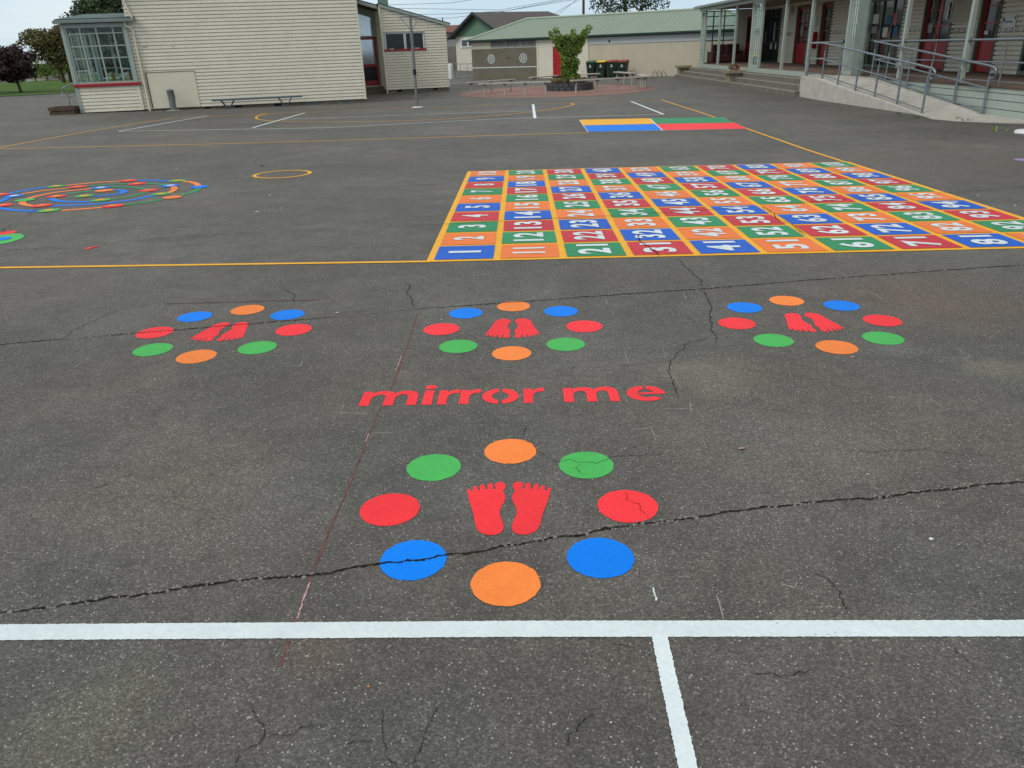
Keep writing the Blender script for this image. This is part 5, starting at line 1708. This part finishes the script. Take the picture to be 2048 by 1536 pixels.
# narrow glazed screens between paired posts
def screen(s0, s1, nm):
    mb = MB()
    for k in range(1, nm + 1):
        x = s0 + (s1 - s0) * k / (nm + 1)
        vbox(mb, x - .012, x + .012, .045, .065, DZ + .12, 2.95)
    for z in (1.15, 1.9, 2.5):
        xs_ = [s0 + (s1 - s0) * k / (nm + 1) for k in range(nm + 2)]
        for a, b in zip(xs_[:-1], xs_[1:]):
            vbox(mb, a + .013, b - .013, .047, .063, z - .014, z + .014)
    vbox(mb, s0, s1, .02, .09, DZ, DZ + .12); vbox(mb, s0, s1, .02, .09, 2.95, 3.05)
    sc_ = mb.build('screen_frame', M['postgreen'], ver)
    mb = MB(); mb.face([V(s0, .07, DZ + .1), V(s1, .07, DZ + .1), V(s1, .07, 2.96), V(s0, .07, 2.96)]); mb.build('screen_pane', M['glass'], sc_)
screen(26.3, 26.9, 2); screen(16.66, 17.84, 3); screen(7.02, 7.64, 3)
mb = MB(); vbox(mb, 6.35, 7.0, .02, .09, DZ, 3.05); mb.build('screen_panel', mat('shaded_sage_panel', S(126, 138, 130, .75), .5, .35), ver)  # darker copy of the sage, the panel's shade put into its colour
# end wall with a big window
mb = MB()
EW = frame(V(27.15, .08, 0)[:2], V(27.15, BWD, 0)[:2])
for x in (0, .62, 1.24, 1.86):
    mb.box(x, x + .05, -.03, .05, DZ, 3.05, EW)
for z in (DZ, 1.5, 2.25, 2.75, 3.0):
    mb.box(.05, 1.86, -.02, .04, z, z + .045, EW)
ew = mb.build('end_window_frame', M['dkgreen'], ver)
mb = MB(); mb.face([EW(.03, .01, DZ), EW(1.88, .01, DZ), EW(1.88, .01, 3.05), EW(.03, .01, 3.05)]); mb.build('end_window_pane', M['glass'], ew)
mb = MB(); boards(mb, EW, 1.93, EW.len, DZ, 3.1, holes=[(2.55, 3.25, DZ, 2.7)]); mb.box(1.93, 2.55, .02, .1, DZ, 3.1, EW); mb.box(3.25, EW.len, .02, .1, DZ, 3.1, EW); mb.box(2.55, 3.25, .02, .1, 2.7, 3.1, EW); mb.build('end_wall', M['cream'], ver)
mb = MB(); mb.box(2.55, 3.25, .04, .08, DZ, 2.7, EW); ed = mb.build('door', M['door'], ver)
mb = MB(); mb.box(2.65, 3.15, .03, .04, 1.4, 2.55, EW); mb.build('door_pane', M['mirror'], ed)
# sofa on the verandah
so = thing('sofa', 'dark maroon vinyl sofa at the far end of the verandah', 'sofa', V(26.2, 1.2, DZ))
mb = MB(); vbox(mb, 25.7, 26.5, .55, 2.1, DZ + .08, DZ + .42); mb.build('seat', M['leather'], so, bevel=.04)
for a, b in ((.56, 1.30), (1.34, 2.08)):
    mb = MB(); vbox(mb, 26.42, 26.7, a, b, DZ + .4, DZ + .98); mb.build('back_cushion', M['leather'], so, bevel=.06)
for a, b in ((.35, .54), (2.11, 2.3)):
    mb = MB(); vbox(mb, 25.7, 26.7, a, b, DZ + .06, DZ + .62); mb.build('arm', M['leather'], so, bevel=.05)

# steps up to the verandah
st = thing('concrete_steps', 'four long concrete steps up to the verandah', 'steps', (11, 40, ZLOW))
for k in range(4):
    z1 = ZLOW + .19 * (k + 1) - (.09 if k == 3 else 0)
    if k == 3: break
    mb = MB()
    w0 = -.93 + .30 * k
    vbox(mb, 9.35 + .0, 28.9 - .5 * k, w0, -.003, ZLOW - .1 + (0 if k == 0 else .19 * k), z1)
    sp_ = mb.build('step', M['step'], st, bevel=.012)
    mb = MB(); vbox(mb, 9.35, 28.9 - .5 * k, w0 - .004, w0 + .05, z1 - .025, z1 + .003); mb.build('nosing', M['nosing'], sp_)
M['planterc'] = mat('planter_concrete', S(142, 134, 112, .85), .85, .2, nscale=3, namt=.12)
def pbox(s_, w_, z0, z1, label, plants):
    c = V(s_, w_, z0)
    t = thing('pillar_planter', label, 'planter', c, group='square planters on the steps')
    mb = MB(); vbox(mb, s_ - .32, s_ + .32, w_ - .28, w_ + .28, z0, z1 - .14); mb.build('pedestal', M['planterc'], t, bevel=.01)
    mb = MB(); vbox(mb, s_ - .46, s_ + .46, w_ - .40, w_ + .40, z1 - .13, z1); mb.build('cap', M['planterc'], t, bevel=.015)
    if plants:
        c2 = V(s_, w_, z1)
        f2 = thing('potted_plant', 'small red leaved plant in the square planter on the steps', 'plant', c2)
        mb = MB(); blob_leaves(mb, [(c2[0], c2[1], c2[2] + .10, .26, .32, .16)], 420, .07); mb.build('foliage', M['flower'], f2)
pbox(18.0, -.62, ZLOW + .19, .26, 'square concrete planter with a red plant, midway along the steps', True)
pbox(28.4, -.55, ZLOW + .1, .26, 'square concrete planter at the far end of the steps', False)

# ramp
ramp = thing('access_ramp', 'pale concrete access ramp sloping down towards the playground', 'ramp', (11, 25, -.35))
outer = [(10.832, 29.44, .28), (10.787, 27.95, .275), (10.744, 26.52, .15), (10.69, 24.8, .02), (10.64, 23.1, -.08), (10.60, 21.8, -.17), (10.56, 20.45, -.29), (10.40, 19.6, -.305)]
inner = [(11.52, 29.35, .33), (11.53, 27.9, .33), (11.55, 25.2, .33), (11.56, 23.6, .15), (11.57, 22.0, .0), (11.58, 20.7, -.13), (11.59, 19.4, -.27), (11.9, 18.4, -.30)]
mb = MB()
vs = []
for i in range(8):
    o_, i_ = outer[i], inner[i]
    vs += [(o_[0], o_[1], -.6), o_, i_, (i_[0], i_[1], -.6)]
fs2 = []
for i in range(7):
    for k in range(3):
        fs2.append((4 * i + k, 4 * i + k + 1, 4 * i + k + 5, 4 * i + k + 4))
fs2.append((0, 3, 2, 1)); fs2.append((28, 29, 30, 31))
mb.mesh(vs, fs2)
mb.build('ramp_body', M['concrete'], ramp, bevel=.01)
mb = MB()      # small kerb along the inner edge
for i in range(1, 6):
    a, b = inner[i], inner[i + 1]
    mb.hexa([(a[0] - .07, a[1], a[2] - .02), (b[0] - .07, b[1], b[2] - .02), (b[0], b[1], b[2] - .02), (a[0], a[1], a[2] - .02), (a[0] - .07, a[1], a[2] + .02), (b[0] - .07, b[1], b[2] + .02), (b[0], b[1], b[2] + .02), (a[0], a[1], a[2] + .02)])
mb.build('kerb', M['concrete'], ramp)
mb = MB()
ap = [(10.40, 19.6), (10.18, 18.9), (10.35, 18.2), (10.75, 17.6), (11.3, 17.1), (12.6, 16.3), (12.9, 19.2), (12.2, 19.9), (11.62, 20.0)]
mb.mesh([(x, y, gz(x, y) + .02) for x, y in ap] + [(x, y, gz(x, y) - .1) for x, y in ap], [tuple(range(9))] + [(i, (i + 1) % 9, 9 + (i + 1) % 9, 9 + i) for i in range(9)])
mb.build('ramp_foot', M['concrete'], ramp)

# handrails
def lerp(a, b, t): return a + (b - a) * t
orl = thing('ramp_handrail', 'galvanised pipe handrail along the outer edge of the ramp', 'handrail', (10.8, 27, -.1))
def opt(s):   # position along the outer face
    t = s / 9.27
    return (10.832 + (10.548 - 10.832) * t + .07, 29.44 + (20.175 - 29.44) * t)
def prof(s, a0, a1, s1): return a0 if s < 1.75 else lerp(a0, a1, (s - 1.75) / (s1 - 1.75))
posts_s = (.47, 1.96, 3.40, 4.87, 6.30, 7.77, 9.23)
base_z = (.27, .26, .15, .03, -.08, -.18, -.30)
mb = MB()
pts = [(*opt(s), prof(s, 1.36, .77, 9.35)) for s in (.40, 1.72, 1.85, 4, 6, 8, 9.1)]
e_ = opt(9.42)
pts += [(e_[0], e_[1], .755), (e_[0] + .01, e_[1] - .10, .70), (e_[0] + .01, e_[1] - .13, .62), (e_[0] + .01, e_[1] - .08, .54), (e_[0], e_[1] + .05, .52)]
mb.tube(pts, .030, 12); mb.build('top_rail', M['steel'], orl)
mb = MB(); mb.tube([(*opt(s), prof(s, .87, .30, 9.2)) for s in (.47, 1.75, 3, 5, 7, 9.2)], .021, 10); mb.build('middle_rail', M['steel'], orl)
mb = MB(); mb.tube([(*opt(s), prof(s, .40, -.20, 9.2)) for s in (.47, 1.75, 3, 5, 7, 9.2)], .018, 10); mb.build('bottom_rail', M['steel'], orl)
for s_, zb in zip(posts_s, base_z):
    zt = prof(s_, 1.36, .77, 9.35)
    x, y = opt(s_)
    mb = MB(); mb.tube([(x, y, zb - .02), (x, y, zt - .22)], .027, 12); mb.tube([(x, y, zt - .22), (x, y, zt)], .010, 8); mb.build('post', M['steel'], orl)
mb = MB(); mb.tube([(*opt(.45), 1.37), (11.62, 28.0, 1.38)], .026, 10); mb.tube([(11.60, 28.03, 1.38), (11.63, 27.98, 1.38)], .06, 12); mb.build('cross_rail', M['steeld'], orl)
mb = MB(); mb.tube([(*opt(.9), .87), (11.62, 28.0, .87)], .018, 8); mb.build('cross_rail', M['steeld'], orl)
irl = thing('ramp_handrail', 'galvanised pipe handrail along the inner edge of the ramp, nearest the verandah', 'handrail', (11.6, 22, -.1))
def ipt(s): return (11.57 - .0105 * s + .02, 20 + s)
ip = (5.35, 4.4, 3.09, 1.93, .59, -.72)
def iz(s, hi, lo): return lerp(lo, hi, (s + .72) / 6.07)
mb = MB()
pts = [(*ipt(s), iz(s, 1.37, .80)) for s in (5.5, 4, 2, 0, -.55)] + [(*ipt(-.8), .785), (*ipt(-.93), .74), (*ipt(-.97), .64), (*ipt(-.9), .56), (*ipt(-.78), .53)]
mb.tube(pts, .030, 12); mb.build('top_rail', M['steel'], irl)
mb = MB(); mb.tube([(*ipt(s), iz(s, .88, .31)) for s in (5.35, 2, -.7)], .021, 10); mb.build('middle_rail', M['steel'], irl)
mb = MB(); mb.tube([(*ipt(s), iz(s, .40, -.20)) for s in (5.35, 2, -.7)], .018, 10); mb.build('bottom_rail', M['steel'], irl)
for s_ in ip:
    x, y = ipt(s_); zt = iz(s_, 1.37, .80); zb = iz(s_, .33, -.26)
    mb = MB(); mb.tube([(x, y, zb - .03), (x, y, zt - .22)], .027, 12); mb.tube([(x, y, zt - .22), (x, y, zt)], .010, 8); mb.build('post', M['steel'], irl)
drl = thing('deck_handrail', 'level galvanised pipe handrail along the edge of the verandah deck', 'handrail', V(0, -.05, DZ))
for z, r_, nm in ((1.37, .028, 'top_rail'), (.88, .020, 'middle_rail'), (.46, .016, 'bottom_rail')):
    mb = MB(); mb.tube([V(5.3, .055, z), V(-6.5, .055, z)], r_, 10); mb.build(nm, M['steel'], drl)
for s_ in (2.1, -.95, -4.6):
    mb = MB(); mb.tube([V(s_, .055, DZ), V(s_, .055, 1.18)], .022, 10); mb.tube([V(s_, .055, 1.18), V(s_, .055, 1.37)], .01, 8); mb.build('post', M['steeld'], drl)
for s_ in (3.84, .63):
    mb = MB(); mb.tube([V(s_ - .13, .055, 1.37), V(s_ - .055, .055, 1.37)], .05, 12); mb.build('flange', M['steeld'], drl)

# small weeds at the ramp foot
wd_ = MB()
for u, v in ((1795, 229), (1800, 231), (1832, 236), (1838, 237), (1910, 240), (1915, 238), (1930, 243), (1936, 243), (1992, 262), (2016, 262), (1680, 222), (1698, 226)):
    x, y = A(u, v)
    for j in range(5):
        a = random.uniform(0, 6.283); l = random.uniform(.02, .09)
        p0 = Vector((x + random.uniform(-.05, .05), y + random.uniform(-.05, .05), gz(x, y))); p1 = p0 + Vector((math.cos(a) * l * .6, math.sin(a) * l * .6, l)); w_ = Vector((-math.sin(a), math.cos(a), 0)) * .008
        wd_.face([p0 - w_, p0 + w_, p1 + w_, p1 - w_])
tag(wd_.build('weeds', M['leaf_m']), 'sparse weeds in the joint along the foot of the ramp', 'weeds', kind='stuff')
# drain cover at the right edge
dc = A(2052, 266)
t = thing('drain_cover', 'white rimmed drain cover in the asphalt at the right edge', 'drain cover', (dc[0], dc[1], gz(*dc)), world=False)
mb = MB(); mb.lathe([(.20, .0), (.20, .04), (.17, .06), (.13, .04)], 24); mb.build('rim', M['white_s'], t)
mb = MB(); mb.lathe([(.125, .0), (.125, .035)], 24); mb.build('lid', M['concdark'], t)

# ================================================================== background
# house with green gable
hs_ = thing('gabled_house', 'off white house with a green gable and dark roof behind the shed', 'house', (0, 82, ZLOW))
P1, P2 = Vector((-2.27, 79.9, 0)), Vector((4.96, 84.0, 0))
rd = (P2 - P1).normalized()
gd = Vector((-rd.y, rd.x, 0))
def H(t, l, z): q = P1 + gd * t + rd * l; return (q.x, q.y, z)
HL = (P2 - P1).length + 3
mb = MB()
mb.face([H(5.0, .4, ZLOW), H(5.0, .4, 2.75), H(-5.0, .4, 2.75), H(-5.0, .4, ZLOW)])
mb.face([H(5.0, .4, ZLOW), H(5.0, .4, 2.75), H(5.0, HL, 2.75), H(5.0, HL, ZLOW)]); mb.face([H(-5.0, .4, ZLOW), H(-5.0, .4, 2.75), H(-5.0, HL, 2.75), H(-5.0, HL, ZLOW)])
mb.build('wall', M['offwhite'], hs_)
mb = MB(); mb.face([H(5.1, .35, 2.70), H(0, .35, 4.62), H(-5.1, .35, 2.70)]); mb.build('gable', M['gablegreen'], hs_)
mb = MB()
for sg_ in (1, -1):
    mb.hexa([H(0, -.1, 4.60), H(sg_ * 5.6, -.1, 2.50), H(sg_ * 5.6, HL, 2.50), H(0, HL - 3, 4.60), H(0, -.1, 4.72), H(sg_ * 5.6, -.1, 2.62), H(sg_ * 5.6, HL, 2.62), H(0, HL - 3, 4.72)])
mb.face([H(5.6, HL, 2.6), H(-5.6, HL, 2.6), H(0, HL - 3, 4.72)])
mb.build('roof', M['irond'], hs_)
mb = MB()
for sg_ in (1, -1):
    mb.hexa([H(0, -.25, 4.50), H(sg_ * 5.65, -.25, 2.40), H(sg_ * 5.65, -.12, 2.40), H(0, -.12, 4.50), H(0, -.25, 4.76), H(sg_ * 5.65, -.25, 2.62), H(sg_ * 5.65, -.12, 2.62), H(0, -.12, 4.76)])
mb.build('bargeboard', M['bargeblack'], hs_)
mb = MB()
for a, b in ((3.5, 2.3), (2.05, .8)):
    mb.hexa([H(a, .32, 1.88), H(b, .32, 1.88), H(b, .42, 1.88), H(a, .42, 1.88), H(a, .32, 2.32), H(b, .32, 2.32), H(b, .42, 2.32), H(a, .42, 2.32)])
hw = mb.build('window_pane', M['mirror'], hs_)
mb = MB()
for a, b, z0, z1 in ((3.65, 3.5, 1.8, 2.4), (2.3, 2.05, 1.8, 2.4), (.8, .65, 1.8, 2.4), (3.8, .5, 1.72, 1.8), (3.65, .65, 2.4, 2.46)):
    mb.hexa([H(a, .30, z0), H(b, .30, z0), H(b, .40, z0), H(a, .40, z0), H(a, .30, z1), H(b, .30, z1), H(b, .40, z1), H(a, .40, z1)])
mb.build('window_frame', M['white_s'], hs_)
# iron shed and block wall beyond the gap
t = thing('iron_shed', 'grey iron shed with a terracotta roof glimpsed between the buildings', 'shed', (-6, 100, ZLOW))
mb = MB(); mb.box(-16, -2.5, 100, 106, ZLOW, 3.45); mb.build('wall', M['greyiron'], t)
mb = MB(); mb.hexa([(-16, 99.6, 3.4), (-2.2, 99.6, 3.4), (-2.2, 103, 4.2), (-16, 103, 4.2), (-16, 99.6, 3.5), (-2.2, 99.6, 3.5), (-2.2, 103, 4.3), (-16, 103, 4.3)]); mb.build('roof', M['tile'], t)
mb = MB(); mb.box(-16, -3.2, 90, 90.3, ZLOW, 1.85)
tag(mb.build('block_wall', M['blockwall']), 'grey concrete block wall beyond the white gate post', 'wall')
# gate
gpz = P(902, 157, 61)
t = thing('gate_post', 'round white concrete gate post left of the shed', 'gate post', (gpz[0], 61, ZLOW), world=False)
mb = MB(); mb.lathe([(.18, 0), (.18, .98), (.165, 1.03), (.09, 1.05)], 20); mb.build('shaft', M['white_s'], t)
ga_, gb_ = P(910, 150, 61)[0], P(947, 150, 60)[0]
t = thing('wire_gate', 'open pipe and wire gate between the white post and the shed', 'gate', (ga_, 61, ZLOW))
mb = MB()
def GT(f_, z): return (lerp(ga_, gb_, f_), lerp(61, 60, f_), ZLOW + z)
mb.tube([GT(0, .1), GT(0, 1.0), GT(1, 1.0), GT(1, .1), GT(0, .1)], .022, 7); mb.tube([GT(.33, .1), GT(.33, 1.0)], .016, 6); mb.tube([GT(.7, .1), GT(.7, 1.0)], .016, 6); mb.tube([GT(0, .45), GT(1, .45)], .014, 6); mb.tube([GT(.45, .7), GT(1, .7)], .014, 6)
mb.build('pipe_frame', M['steeld'], t)
mb = MB()
for k in range(7):
    mb.tube([GT(.08 + k * .13, .22 + .09 * math.sin(j * 1.05)) if False else (lerp(ga_, gb_, .08 + k * .13) + .08 * math.cos(j * 1.05), 60.9 - k * .12, ZLOW + .32 + .09 * math.sin(j * 1.05)) for j in range(7)], .010, 5)
mb.build('scroll', M['steeld'], t)
# power poles and lines
def pole(u, D, ztop, r_, label, arms):
    q = P(u, 20, D)
    t = thing('power_pole', label, 'power pole', (q[0], D, ZLOW), world=False)
    mb = MB(); mb.tube([(0, 0, 0), (0, 0, ztop)], r_, 10, r2=r_ * .7); mb.build('pole', M['dktimber'], t)
    if arms:
        mb = MB(); mb.box(-.9, .9, -.06, .06, ztop - .5, ztop - .38); mb.build('crossarm', M['dktimber'], t)
pole(1167, 92, 9.5, .17, 'tall timber power pole behind the long shed', True)
pole(884, 95, 5.3, .10, 'thin dark pole top showing above the low wing roof', False)
mb = MB()
for pts in ([(560, 40, 92), (900, 36, 92), (1000, 24, 92), (1167, -8, 92)], [(560, 32, 93), (900, 28, 93), (1010, 22, 93), (1167, -4, 93)], [(700, 12, 94), (900, 6, 94), (1167, -34, 94)], [(700, 15, 92), (1000, 20, 92), (1167, -10, 91)], [(1085, 45, 84), (1120, 20, 88), (1167, -6, 92)], [(1095, 45, 84), (1130, 18, 88), (1167, -12, 92)], [(1167, -20, 92), (1200, -60, 90)]):
    mb.tube([P(*p) for p in pts], .022, 5)
wr = mb.build('power_lines', M['steeld'])
tag(wr, 'thin overhead power lines strung across the sky to the pole', 'power lines', kind='stuff')
# trees
def blobs_px(lst): return [(*P(u, v, D), rx, ry, rz) for u, v, D, rx, ry, rz in lst]
def trunk_px(us, D, r0_, r1_): return ([P(u, v, D) for u, v in us], r0_, r1_)
pb = P(41, 188, 62.7)
tree('purple_plum_tree', 'small dark purple leaved tree on the grass at far left', (pb[0], pb[1], pb[2]), blobs_px([(5, 133, 62.7, 1.9, 1.9, 1.1), (40, 128, 62.7, 1.2, 1.3, .9), (-25, 130, 62.7, 1.6, 1.5, 1.1), (20, 112, 62.7, 1.2, 1.2, .6), (52, 148, 62.7, .7, .8, .45), (30, 156, 62.7, .9, .9, .35), (8, 104, 62.7, 1.0, 1.0, .45), (32, 100, 62.7, .5, .5, .35)]),
     13000, .23, 'leaf_p', .1, [trunk_px([(44, 189), (38, 172), (32, 158), (24, 140), (15, 120)], 62.7, .13, .04), trunk_px([(34, 162), (48, 145), (55, 130)], 62.7, .06, .02), trunk_px([(30, 156), (5, 140), (-15, 125)], 62.7, .06, .02)], 'trees beyond the playground', sub=3)
tree('bronze_tree', 'spreading bronze green tree beyond the purple tree', (*at(126, 166), ZLOW), blobs_px([(100, 82, 84, 2.1, 2.2, 1.2), (70, 76, 84, 1.5, 1.6, .9), (122, 100, 84, 1.8, 1.8, 1.4), (85, 105, 84, 1.4, 1.5, .9), (50, 88, 84, .8, .9, .5), (118, 125, 84, 1.3, 1.2, .7), (135, 75, 84, 1.8, 1.8, 1.3), (160, 90, 84, 2.5, 2.0, 2.2), (170, 125, 84, 2.5, 2.0, 1.2)]),
     20000, .27, 'leaf_b', .2, [trunk_px([(128, 165), (124, 150), (118, 130), (108, 100), (95, 80)], 84, .22, .06), trunk_px([(142, 165), (138, 145), (125, 130), (110, 122)], 84, .18, .05), trunk_px([(118, 130), (90, 112), (70, 88)], 84, .09, .03), trunk_px([(150, 160), (160, 120), (165, 80)], 84, .2, .06)], 'trees beyond the playground', sub=3)
tree('tall_green_tree', 'tall dark green tree rising behind the glazed bay', (*at(200, 175), ZLOW), blobs_px([(215, 10, 70, 2.0, 2.0, 1.7), (180, 22, 70, 1.5, 1.6, .9), (235, -15, 70, 1.8, 1.8, 1.2), (165, 5, 70, .8, .8, .8), (215, 50, 70, 2.6, 2.2, 1.8), (205, 100, 70, 3.0, 2.2, 1.8), (150, 35, 70, .9, 1.0, .5), (250, 100, 70, 2.6, 2.2, 2.0)]),
     22000, .28, 'leaf_d', .2, [trunk_px([(205, 175), (208, 130), (212, 60), (215, 0)], 70, .24, .06), trunk_px([(210, 90), (180, 50), (165, 10)], 70, .1, .03)], 'trees beyond the playground', sub=3)
tree('broadleaf_tree', 'dark leafy treetop showing above the green shed roof', (P(1255, 100, 76)[0], 76, ZLOW), blobs_px([(1235, -8, 76, 2.2, 2.0, 1.5), (1290, -4, 76, 1.8, 1.8, 1.0), (1195, -2, 76, .9, 1.0, .8), (1255, 10, 76, 2.0, 1.8, .8), (1318, 8, 76, 1.1, 1.0, .6), (1205, 14, 76, 1.1, 1.0, .6), (1250, -50, 76, 3.4, 2.8, 1.8), (1200, -35, 76, 1.5, 1.5, 1.2)]),
     6500, .27, 'leaf_d', .2, [trunk_px([(1262, 110), (1258, 60), (1250, 10), (1248, -50)], 76, .26, .08), trunk_px([(1256, 45), (1215, 15), (1195, -5)], 76, .1, .03), trunk_px([(1256, 40), (1290, 12), (1315, 2)], 76, .1, .03)], 'trees beyond the playground', sub=3)
# house, mesh fence and low wall beyond the grass
wh = P(75, 130, 130)
t = thing('white_house', 'small white gabled house beyond the trees at far left', 'house', (wh[0], 130, ZLOW))
mb = MB(); a_, b_ = P(45, 130, 130)[0], P(112, 130, 130)[0]
zt = P(75, 128, 130)[2]
mb.box(a_, b_, 130, 138, ZLOW, zt + .0); mb.face([(P(62, 0 + 130, 130)[0], 129.95, zt), (P(92, 130, 130)[0], 129.95, zt), (P(78, 130, 130)[0], 129.95, P(78, 118, 130)[2])]); mb.build('wall', M['white_s'], t)
mb = MB(); zr = P(75, 117, 130)[2]
mb.hexa([(a_ - 3, 129.6, zt), (b_ + 3, 129.6, zt), (b_ + 3, 139, zt), (a_ - 3, 139, zt), (a_ + 1.5, 134, zr), (b_ - 1.5, 134, zr), (b_ - 1.5, 135, zr), (a_ + 1.5, 135, zr)]); mb.build('roof', M['greyiron'], t)
mb = MB()
fa, fb = P(-140, 150, 106), P(175, 150, 106)
mb.box(fa[0], fb[0], 106, 106.1, P(100, 151, 106)[2], P(100, 135, 106)[2])
for k in range(14):
    x = lerp(fa[0], fb[0], k / 13); mb.box(x, x + .1, 105.9, 106, ZLOW, P(100, 135, 106)[2])
tag(mb.build('mesh_fence', M['meshgreen']), 'dark green mesh fence on the far side of the grass', 'fence')
mb = MB(); mb.box(fa[0], fb[0], 104.5, 104.8, ZLOW - .3, P(100, 150, 104.5)[2] + .1)
tag(mb.build('low_wall', M['concrete']), 'pale low concrete wall in front of the green mesh fence', 'wall')
for u, s_ in ((66, 1.2), (115, 1.0), (90, .8)):
    q = P(u, 140, 103)
    t = thing('hedge_shrub', 'bright green shrub in front of the mesh fence, %s' % {66: 'nearest the purple tree', 115: 'nearest the glazed bay', 90: 'the smallest, in the middle'}[u], 'shrub', (q[0], 103, ZLOW), group='shrubs by the mesh fence')
    mb = MB(); blob_leaves(mb, [(q[0], 103, q[2], s_, s_, s_)], 500, .3); mb.build('foliage', M['leaf_m'], t)
    mb = MB(); mb.tube([(q[0], 103, ZLOW), (q[0], 103, q[2])], .08, 6); mb.build('stem', M['bark'], t)
